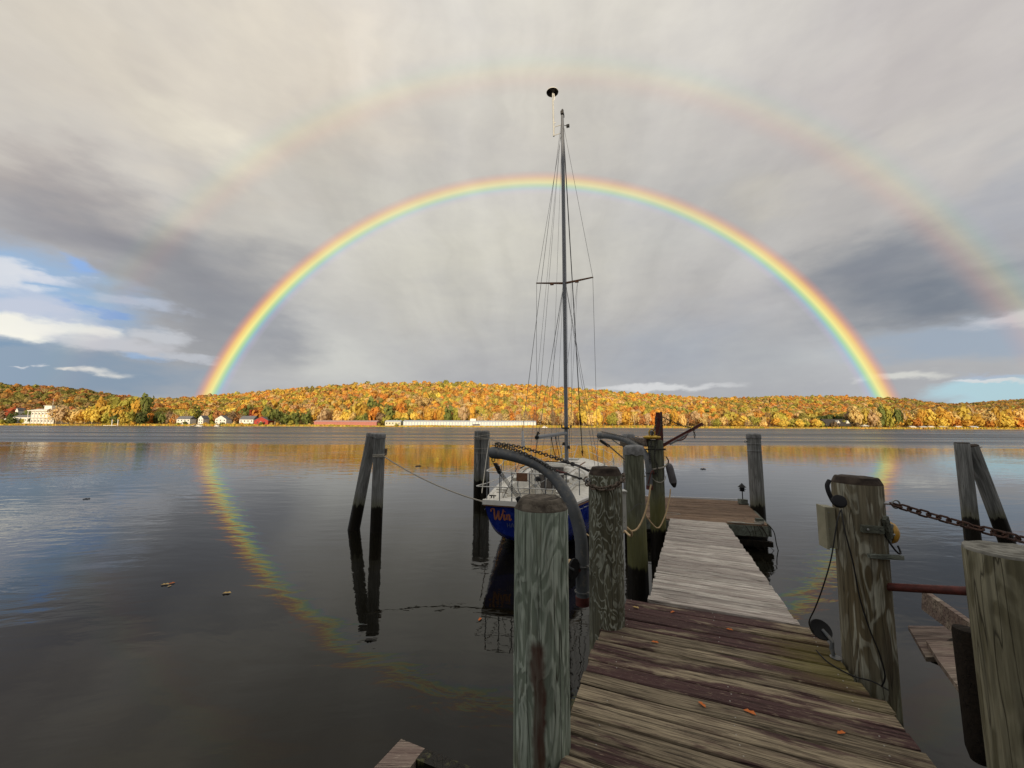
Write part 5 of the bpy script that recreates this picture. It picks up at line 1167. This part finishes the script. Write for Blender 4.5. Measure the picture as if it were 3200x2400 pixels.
def shore_tree(px, D, hpx, color, kind='round', wide=1.0):
    x = (px-1600)*.8175e-3*D; h = hpx/1230*D; z = zt(x, D); rg = random.Random(int(px*7+D))
    ln = min(LM, key=lambda q: abs(q[0]-px)); off = px-ln[0]
    side = 'behind' if abs(off) < 14 else ('left of' if off < 0 else 'right of')
    size = 'tall' if hpx > 58 else ('small' if hpx < 30 else 'medium')
    typ = {'round': 'rounded', 'tall': 'upright', 'bare': 'sparse'}[kind]
    lab = f'{size} {DESC[color]} {typ} shore tree {side} {ln[1]}'
    root = empty('shoreline_tree', (x, D, z), lab, 'tree', 'trees along the far shore')
    seen.setdefault(lab, []).append((px, D, root))
    tr = bpy.data.objects.new('trunk', rg.choice(trunks[kind == 'bare'])); COL.objects.link(tr); tr.parent = root; tr.scale = (h, h, h*.95); tr.rotation_euler[2] = rg.uniform(0, 6)
    tr.material_slots[0].link = 'OBJECT' if tr.material_slots else 'DATA'
    cr_ = bpy.data.objects.new('crown', rg.choice(meshes[kind])); COL.objects.link(cr_); cr_.parent = root
    cz = .50 if kind != 'round' else .47
    rz = h*(1-cz)*1.05; rx = h*.40*wide*rg.uniform(.85, 1.15)
    cr_.scale = (rx, rx, rz if kind != 'tall' else rz*.85); cr_.location = (0, 0, h*cz); cr_.rotation_euler[2] = rg.uniform(0, 6)
    cr_.material_slots[0].link = 'OBJECT'; cr_.material_slots[0].material = M['f_'+color]
for l_ in trunks.values():
    for me in l_: me.materials.append(M['bark'])
for l_ in meshes.values():
    for me in l_:
        if not me.materials: me.materials.append(M['f_gold'])
ROW = [  # px from, to, step, height px, colours, kinds, distance
 (-60, 60, 24, 46, ('darkgreen', 'brown', 'darkgreen'), ('round',), 500), (60, 110, 22, 58, ('red', 'rust', 'green'), ('round',), 515), (-40, 130, 30, 22, ('darkgreen', 'yellowgreen'), ('round',), 486),
 (186, 262, 19, 62, ('palegold', 'beige', 'palegold'), ('bare', 'round', 'round'), 488), (262, 325, 20, 64, ('yellow', 'palegold', 'gold'), ('round',), 487), (325, 400, 22, 84, ('yellowgreen', 'gold', 'yellow'), ('tall', 'round'), 492),
 (395, 460, 21, 86, ('yellowgreen', 'gold', 'green'), ('tall',), 498), (350, 470, 26, 56, ('yellowgreen', 'darkgreen', 'yellow'), ('round',), 489), (430, 440, 20, 15, ('gold',), ('round',), 483), (545, 985, 27, 13, ('gold', 'yellowgreen', 'green', 'palegold'), ('round',), 483), (1190, 1262, 30, 11, ('yellowgreen', 'gold'), ('round',), 483),
 (462, 560, 19, 46, ('orange', 'darkgreen', 'green', 'brown'), ('round', 'tall'), 500), (560, 610, 30, 48, ('beige',), ('bare',), 497), (610, 690, 22, 60, ('yellowgreen', 'green', 'beige'), ('round', 'tall'), 512), (690, 760, 22, 48, ('brown', 'rust', 'green'), ('bare', 'round'), 505),
 (760, 850, 22, 58, ('green', 'red', 'orange'), ('round',), 520), (848, 985, 17, 52, ('yellowgreen', 'green', 'darkgreen', 'green'), ('tall', 'round'), 495), (985, 1060, 18, 62, ('palegold', 'gold', 'beige'), ('tall', 'bare'), 500),
 (1060, 1118, 24, 52, ('yellow', 'palegold'), ('round',), 498), (1118, 1150, 17, 42, ('green', 'yellowgreen'), ('round',), 500), (1150, 1200, 26, 66, ('orange', 'gold'), ('round',), 504), (1130, 1220, 28, 80, ('green', 'yellow'), ('round',), 522), (1195, 1235, 20, 40, ('yellowgreen', 'brown'), ('round',), 500),
 (1225, 1260, 26, 64, ('orange', 'orange'), ('round',), 545), (1240, 1340, 26, 30, ('green', 'yellowgreen', 'darkgreen'), ('round',), 505), (1345, 1380, 20, 56, ('orange', 'gold'), ('tall',), 503), (1375, 1500, 24, 62, ('green', 'yellowgreen', 'beige', 'gold'), ('round', 'tall'), 506),
 (1500, 1620, 17, 46, ('beige', 'palegold', 'orange', 'beige'), ('bare', 'bare', 'round'), 500), (1620, 1830, 18, 50, ('beige', 'palegold', 'brown', 'rust'), ('bare', 'tall', 'bare'), 500), (1825, 1870, 22, 54, ('palegold', 'yellow'), ('round',), 492),
 (1870, 2190, 21, 50, ('beige', 'orange', 'yellowgreen', 'beige', 'gold', 'palegold', 'rust'), ('round', 'bare', 'round', 'tall'), 502), (2196, 2212, 24, 34, ('palegold',), ('tall',), 488), (2215, 2570, 20, 32, ('yellow', 'beige', 'yellowgreen', 'palegold', 'rust', 'gold'), ('round', 'bare', 'round'), 494),
 (2440, 2550, 26, 30, ('yellowgreen', 'yellow'), ('round',), 487), (2560, 2670, 22, 24, ('yellowgreen', 'green', 'brown'), ('round',), 488), (2555, 2640, 20, 38, ('darkgreen',), ('round',), 515),
 (2650, 2760, 22, 70, ('palegold', 'yellow', 'beige'), ('round', 'tall'), 495), (2745, 2790, 20, 62, ('yellowgreen', 'green'), ('tall',), 492), (2780, 3240, 19, 66, ('palegold', 'gold', 'yellow', 'beige', 'gold', 'palegold'), ('round', 'tall', 'round', 'bare'), 497), (2790, 3240, 34, 40, ('gold', 'yellow', 'orange'), ('round',), 490)]
tc_ = 0
for a, b_, st_, hp, cs_, ks_, D_ in ROW:
    px = a
    while px < b_:
        q = px+R.uniform(-4, 4); shore_tree(q, D_+R.uniform(-3, 9), hp*R.uniform(.84, 1.12), cs_[tc_ % len(cs_)], ks_[tc_ % len(ks_)], 1.0 if hp > 40 else 1.35); px += st_*R.uniform(.85, 1.2); tc_ += 1
ordn = ['leftmost', 'second from left', 'third from left', 'fourth from left', 'fifth from left', 'sixth from left', 'seventh from left', 'eighth from left', 'ninth from left']
for lab, L_ in seen.items():
    if len(L_) > 1:
        L_.sort(key=lambda q: q[0])
        for i, q in enumerate(L_): q[2]['label'] = lab+', '+ordn[min(i, 8)]
# reeds and shore grass
nq = 9000; rx_ = NR.uniform(-1.35, 1.36, nq); ry_ = NR.uniform(480.6, 486, nq); X_ = rx_*ry_; Z_ = zter(X_, ry_)
h_ = NR.uniform(.8, 2.2, nq)*np.interp(np.sin(X_*.05)+np.sin(X_*.013), [-2, 2], [.7, 1.5]); w_q = NR.uniform(.5, 1.4, nq)
Qr = np.zeros((nq, 4, 3)); 
for j, (sx, sz) in enumerate(((-1, 0), (1, 0), (.8, 1), (-.7, 1))):
    Qr[:, j, 0] = X_+w_q*sx; Qr[:, j, 1] = ry_+NR.uniform(-.3, .3, nq); Qr[:, j, 2] = Z_+h_*sz-.1
rc = np.array([(.68, .50, .09), (.60, .42, .10), (.40, .36, .06), (.62, .34, .06)])[NR.randint(0, 4, nq)]*NR.uniform(.7, 1.15, (nq, 1))
tag(bulk('shore_grass', Qr, rc, M['forest']), kind='stuff')
sb = MB(); xs_ = np.linspace(-660, 690, 120)
vs = []
for i, x in enumerate(xs_): vs += [(x, 478.6+.8*math.sin(x*.05), -.05), (x, 481.5+1.0*math.sin(x*.03), .42)]
sb.add(vs, [(2*i, 2*i+2, 2*i+3, 2*i+1) for i in range(119)]); tag(sb.build('sandy_shore', mat('pale sand', (.42, .33, .22), .95, noise=.25, nscale=.3), origin=(0, 0, 0)), kind='structure')

# ------------------------------------------------------------------ far buildings
M['clapw'] = mat('white clapboard', (.70, .68, .62), .7, noise=.12, nscale=.8); M['roofg'] = mat('grey roof shingles', (.15, .15, .16), .9, noise=.2, nscale=1)
M['redw'] = mat('red barn boards', (.36, .045, .03), .8, noise=.2, nscale=.6); M['redp'] = mat('faded red shed wall', (.42, .16, .13), .8, noise=.15, nscale=.4); M['pinkroof'] = mat('pale pink shed roof', (.46, .30, .28), .8)
M['creamw'] = mat('cream shed wall', (.62, .58, .42), .8); M['whitem'] = mat('white metal siding', (.36, .42, .48), .6); M['roofl'] = mat('light metal roof', (.48, .52, .56), .5)
M['fglass'] = mat('far window glass', (.05, .06, .07), .2); M['shingle'] = mat('dark brown shingles', (.045, .038, .035), .9)
def PX(px, D): return (px-1600)*.8175e-3*D
def PZ(px, Y, D): return 2.45+(1329+(px-1600)*.0041-Y)/1230*D*1.0
def house(name, label, cat, p0, p1, ytop, yeave, ybase, D, depth, wall='clapw', roof='roofg', ridge='x', nwin=3, rows=1, door=None, over=.3, wz=.55):
    x0, x1 = PX(p0, D), PX(p1, D); pc = (p0+p1)/2; zb, ze, zp = PZ(pc, ybase, D), PZ(pc, yeave, D), PZ(pc, ytop, D)
    r = empty(name, ((x0+x1)/2, D+depth/2, zb), label, cat); y0, y1 = D, D+depth; xm = (x0+x1)/2; ym = (y0+y1)/2
    b = MB(); b.box((xm, ym, (zb+ze)/2-.5), (x1-x0, depth, ze-zb+1))
    if ridge == 'y': b.add([(x0, y0+.01, ze), (x1, y0+.01, ze), (xm, y0+.01, zp), (x0, y1-.01, ze), (x1, y1-.01, ze), (xm, y1-.01, zp)], [(0, 1, 2), (4, 3, 5), (0, 2, 5, 3), (1, 4, 5, 2)])
    b.build('wall', M[wall], r, smooth=0)
    b = MB(); o = over
    if ridge == 'x':
        for s, ya in ((-1, y0-o), (1, y1+o)):
            b.add([(x0-o, ya, ze-.1), (x1+o, ya, ze-.1), (x1+o, ym, zp), (x0-o, ym, zp), (x0-o, ya, ze+.15), (x1+o, ya, ze+.15), (x1+o, ym, zp+.25), (x0-o, ym, zp+.25)], [(0, 1, 2, 3), (4, 5, 6, 7), (0, 1, 5, 4), (1, 2, 6, 5), (2, 3, 7, 6), (3, 0, 4, 7)])
        b.add([(x0, y0, ze), (x0, y1, ze), (x0, ym, zp-.05), (x1, y0, ze), (x1, y1, ze), (x1, ym, zp-.05)], [(0, 1, 2), (3, 5, 4)])
    else:
        for s, xa in ((-1, x0-o), (1, x1+o)):
            b.add([(xa, y0-o, ze-.1), (xa, y1+o, ze-.1), (xm, y1+o, zp), (xm, y0-o, zp), (xa, y0-o, ze+.15), (xa, y1+o, ze+.15), (xm, y1+o, zp+.25), (xm, y0-o, zp+.25)], [(0, 1, 2, 3), (4, 5, 6, 7), (0, 1, 5, 4), (1, 2, 6, 5), (2, 3, 7, 6), (3, 0, 4, 7)])
    b.build('roof', M[roof], r, smooth=0)
    W_ = x1-x0; H_ = ze-zb
    for j in range(rows):
        for i in range(nwin):
            cx = x0+W_*(i+.5)/nwin; cz = zb+H_*((j+.5)/rows); ww, hh = min(1.3, W_/nwin*.38), min(1.7, H_/rows*wz)
            b = MB(); b.box((cx, y0-.03, cz), (ww, .06, hh)); b.build('window', M['fglass'], r, smooth=0)
    if door:
        b = MB(); b.box((xm, y0-.04, zb+H_*.36), (W_*.16, .08, H_*.72)); b.build('door', M[door], r, smooth=0)
    return r, (x0, x1, y0, zb, ze, zp)
ht, (hx0, hx1, hy, hz0, hz1, hz2) = house('riverside_hotel', 'large white hotel with columned porch, cupola and flagpole on the far left shore', 'hotel', 110, 183, 1277, 1281, 1326, 489, 16, 'clapw', 'clapw', 'x', 7, 2)
for i in range(8):
    b = MB(); xx = hx0+(hx1-hx0)*i/7; b.tube([(xx, hy-3, hz0), (xx, hy-3, hz1-1)], .28, 8); b.build('column', M['clapw'], ht)
b = MB(); b.box(((hx0+hx1)/2, hy-1.6, hz1-.8), (hx1-hx0+1.4, 4.4, .9)); b.box(((hx0+hx1)/2, hy-1.6, (hz0+hz1)/2-.4), (hx1-hx0+1, 4, .35)); b.build('porch_roof', M['clapw'], ht, smooth=0)
b = MB(); b.box(((hx0+hx1)/2+2, hy+6, hz2+1.6), (9, 6, 4.2)); b.build('cupola', M['clapw'], ht, smooth=0)
b = MB(); b.box(((hx0+hx1)/2+2, hy+6, hz2+3.9), (10.4, 7.4, .5)); b.build('cupola_roof', M['clapw'], ht, smooth=0)
fx = (hx0+hx1)/2+4; b = MB(); b.tube([(fx, hy+6, hz2+4), (fx, hy+6, hz2+13)], .12, 6); b.build('flagpole', M['clapw'], ht)
b = MB(); 
for i in range(7): b.box((fx+1.4+.0*i, hy+6, hz2+10.4+i*.26), (2.6, .05, .13))
b.build('flag', M['redw'], ht, smooth=0)
house('hotel_wing', 'low white wing with dormers joined to the left side of the hotel', 'building', 56, 109, 1296, 1303, 1320, 492, 10, 'clapw', 'roofg', 'x', 6, 1)
house('white_chapel', 'little white chapel with a pointed roof left of the hotel wing', 'chapel', 60, 69, 1274, 1283, 1300, 510, 8, 'clapw', 'roofg', 'y', 1, 1)
house('boat_shed', 'small white shed near the left edge of the far shore', 'shed', 30, 50, 1304, 1309, 1317, 494, 7, 'clapw', 'clapw', 'x', 2, 1)
house('white_house', 'two storey white house with red brown gable trim, right of the two dock posts', 'house', 563, 604, 1300, 1309, 1326, 493, 10, 'clapw', 'roofg', 'x', 4, 2)
house('narrow_white_house', 'narrow white gable house beside the rainbow foot on the far shore', 'house', 629, 645, 1298, 1308, 1324, 493, 10, 'clapw', 'roofg', 'y', 2, 2)
house('white_gabled_house', 'white house with a steep gable, second house right of the rainbow foot', 'house', 682, 716, 1298, 1309, 1324, 493, 11, 'clapw', 'roofg', 'y', 3, 2)
house('grey_roofed_house', 'white house with a broad grey roof just left of the red barn', 'house', 757, 800, 1299, 1310, 1320, 500, 12, 'clapw', 'roofg', 'x', 4, 1)
house('red_barn', 'bright red barn with a white edged roof on the far shore', 'barn', 803, 846, 1302, 1313, 1325, 488, 12, 'redw', 'roofg', 'y', 2, 1, door='clapw')
ls, (lx0, lx1, ly0, lz0, lz1, lz2) = house('long_red_shed', 'long low faded red boat shed at the water edge', 'shed', 988, 1182, 1313, 1317, 1328, 486, 12, 'redp', 'pinkroof', 'x', 0, 1)
for i in range(24):
    b = MB(); xx = lx0+(lx1-lx0)*(i+.5)/24; b.box((xx, ly0-.04, (lz0+lz1)/2), ((lx1-lx0)/24-.5, .08, (lz1-lz0)*.8)); b.build('wall_panel', M['redp'], ls, smooth=0)
house('pale_shed', 'short cream coloured shed between the long red and long white sheds', 'shed', 1208, 1256, 1313, 1317, 1327, 488, 10, 'creamw', 'roofl', 'x', 5, 1)
ws, (wx0, wx1, wy0, wz0, wz1, wz2) = house('long_white_shed', 'very long low white boat storage shed behind the sailboat mast', 'shed', 1264, 1675, 1313.5, 1317, 1329, 486, 14, 'whitem', 'roofl', 'x', 0, 1)
for i in range(46):
    xx = wx0+(wx1-wx0)*(i+.5)/46; b = MB(); b.box((xx, wy0-.04, (wz0+wz1)/2), ((wx1-wx0)/46-1.3, .08, (wz1-wz0)*.74)); b.build('door_panel', M['clapw'], ws, smooth=0)
b = MB(); b.box((PX(1480, 490), 492, wz2+.8), (7, 6, 3.2)); b.build('cupola', M['clapw'], ws, smooth=0)
b = MB(); b.box((PX(1490, 486), 485.9, wz0+1.0), (9, .2, 1.4)); b.build('loading_bay', M['shingle'], ws, smooth=0)
house('hillside_house', 'white house half hidden by trees, leftmost of three on the slope above the pale shed', 'house', 1208, 1228, 1282, 1289, 1299, 560, 9, 'clapw', 'roofg', 'y', 2, 2)
house('hillside_house', 'white gable house with a low wing, middle of the three on the slope', 'house', 1256, 1282, 1280, 1288, 1299, 560, 9, 'clapw', 'roofl', 'y', 3, 2)
house('hillside_house', 'white gable house, rightmost of the three on the slope', 'house', 1300, 1320, 1280, 1287, 1298, 560, 9, 'clapw', 'roofl', 'y', 2, 2)
house('hilltop_house', 'tiny white house on the ridge line left of the mast', 'house', 1560, 1574, 1202, 1206, 1214, 840, 9, 'clapw', 'clapw', 'y', 1, 1)
dh, _ = house('dark_roofed_house', 'wide house with a big dark shingled roof near the right foot of the rainbow', 'house', 2570, 2652, 1309, 1321, 1328, 493, 14, 'shingle', 'shingle', 'x', 4, 1)
for p in (2611, 2640):
    b = MB(); xx = PX(p, 492); zz = PZ(p, 1322, 492); b.add([(xx-2.2, 492, zz), (xx+2.2, 492, zz), (xx, 492, zz+3.6), (xx-2.2, 496, zz), (xx+2.2, 496, zz), (xx, 498, zz+3.6)], [(0, 1, 2), (1, 4, 5, 2), (3, 0, 2, 5)]); b.build('dormer', M['clapw'], dh, smooth=0)
gz = empty('gazebo', (PX(2690, 487), 487, 1), 'small open white gazebo right of the dark roofed house', 'gazebo')
for i in range(4):
    for yy in (485, 489):
        b = MB(); b.tube([(PX(2682, 487)+i*2.1, yy, 1), (PX(2682, 487)+i*2.1, yy, 3.8)], .15, 6); b.build('post', M['clapw'], gz)
b = MB(); xx = PX(2690, 487); b.add([(xx-4.4, 484, 3.8), (xx+4.4, 484, 3.8), (xx+4.4, 490, 3.8), (xx-4.4, 490, 3.8), (xx, 487, 5.4)], [(0, 1, 4), (1, 2, 4), (2, 3, 4), (3, 0, 4), (3, 2, 1, 0)]); b.build('roof', M['clapw'], gz, smooth=0)
nth = ['leftmost', 'second from the left', 'third', 'fourth', 'fifth', 'rightmost']
for i, p in enumerate((2842, 2872, 2900, 2935, 2985, 3030)):
    house('shore_cabin', f'small white shore cabin under tall golden trees, {nth[i]} of the six', 'cabin', p-8, p+8+(i % 2)*4, 1331, 1334, 1340, 484, 5, 'clapw', 'roofl' if i % 2 else 'clapw', 'x', 2, 1)
# dock posts, boats and parked cars on the far side
for i, p in enumerate((364, 382)):
    b = MB(); x = PX(p, 476); b.tube([(x, 476, -1), (x, 476, 7.2)], .42, 8); b.lathe([(.5, 0), (.45, .3), (.05, .7)], (x, 476, 7.1), 8)
    tag(b.build('dock_post', M['clapw']), ('left' if i == 0 else 'right')+' hand tall white dock post at the far water edge', 'post')
b = MB(); b.box((PX(362, 476), 475.5, .6), (16, 2.4, .35)); tag(b.build('far_dock', M['clapw']), 'low white dock at the foot of the two white dock posts', 'dock')
def car(px, D, w, label, mt):
    x = PX(px, D); z = zt(x, D)+.1; r = empty('parked_car', (x, D, z), label, 'car')
    b = MB(); b.add([(x-w/2, D-.9, z+.35), (x+w/2, D-.9, z+.35), (x+w/2, D-.9, z+1.0), (x+w*.3, D-.9, z+1.1), (x+w*.15, D-.8, z+1.6), (x-w*.3, D-.8, z+1.6), (x-w*.42, D-.9, z+1.05), (x-w/2, D-.9, z+1.0)]+
        [(x-w/2, D+.9, z+.35), (x+w/2, D+.9, z+.35), (x+w/2, D+.9, z+1.0), (x+w*.3, D+.9, z+1.1), (x+w*.15, D+.8, z+1.6), (x-w*.3, D+.8, z+1.6), (x-w*.42, D+.9, z+1.05), (x-w/2, D+.9, z+1.0)],
        [(0, 1, 2, 3, 4, 5, 6, 7), (15, 14, 13, 12, 11, 10, 9, 8)]+[(i, 8+i, 8+(i+1) % 8, (i+1) % 8) for i in range(8)]); b.build('body', M[mt], r, smooth=0)
    b = MB(); b.box((x-w*.07, D-.87, z+1.32), (w*.36, .06, .36)); b.build('window', M['fglass'], r, smooth=0)
    for s in (-.3, .3):
        b = MB(); b.lathe([(.34, -.1), (.36, 0), (.34, .1)], (x+s*w, D-.85, z+.36), 10, (0, 1, 0)); b.build('wheel', M['black'], r)
car(452, 486, 5.2, 'white car parked on the far shore right of the golden shrub', 'clapw'); car(752, 486, 5.4, 'white pickup parked on the far shore left of the red barn', 'clapw'); car(407, 487, 4.6, 'grey car parked under the yellow green trees behind the white posts', 'greybox')
def skiff(px, D, w, label):
    x = PX(px, D); r = empty('moored_boat', (x, D, 0), label, 'boat')
    b = MB(); b.add([(x-w/2, D-1, .0), (x+w*.35, D-1, .0), (x+w/2, D, 1.1), (x-w/2, D-1.1, .9), (x+w*.3, D-1.1, .95), (x-w/2, D+1.1, .9), (x+w*.3, D+1.1, .95), (x-w/2, D+1, 0), (x+w*.35, D+1, 0)],
        [(0, 1, 4, 3), (1, 2, 4), (7, 5, 6, 8), (8, 6, 2), (3, 4, 2, 6, 5), (0, 3, 5, 7), (0, 7, 8, 1), (1, 8, 2)]); b.build('hull', M['clapw'], r, smooth=0)
    b = MB(); b.box((x-w*.1, D, 1.6), (w*.35, 1.6, 1.3)); b.build('cabin', M['clapw'], r, smooth=0)
    b = MB(); b.box((x-w*.1, D-.82, 1.75), (w*.28, .04, .5)); b.build('window', M['fglass'], r, smooth=0)
skiff(634, 477, 10, 'white cabin boat moored below the narrow white house'); skiff(690, 477, 6, 'small white boat moored below the white gabled house'); skiff(1702, 477, 7, 'small white boat at the shore just right of the long white shed')
b = MB(); b.box((PX(612, 474), 474, .7), (8, 3, .25), ry=-.18); tag(b.build('boat_ramp', M['clapw']), 'white sloping gangway left of the moored cabin boat', 'gangway')
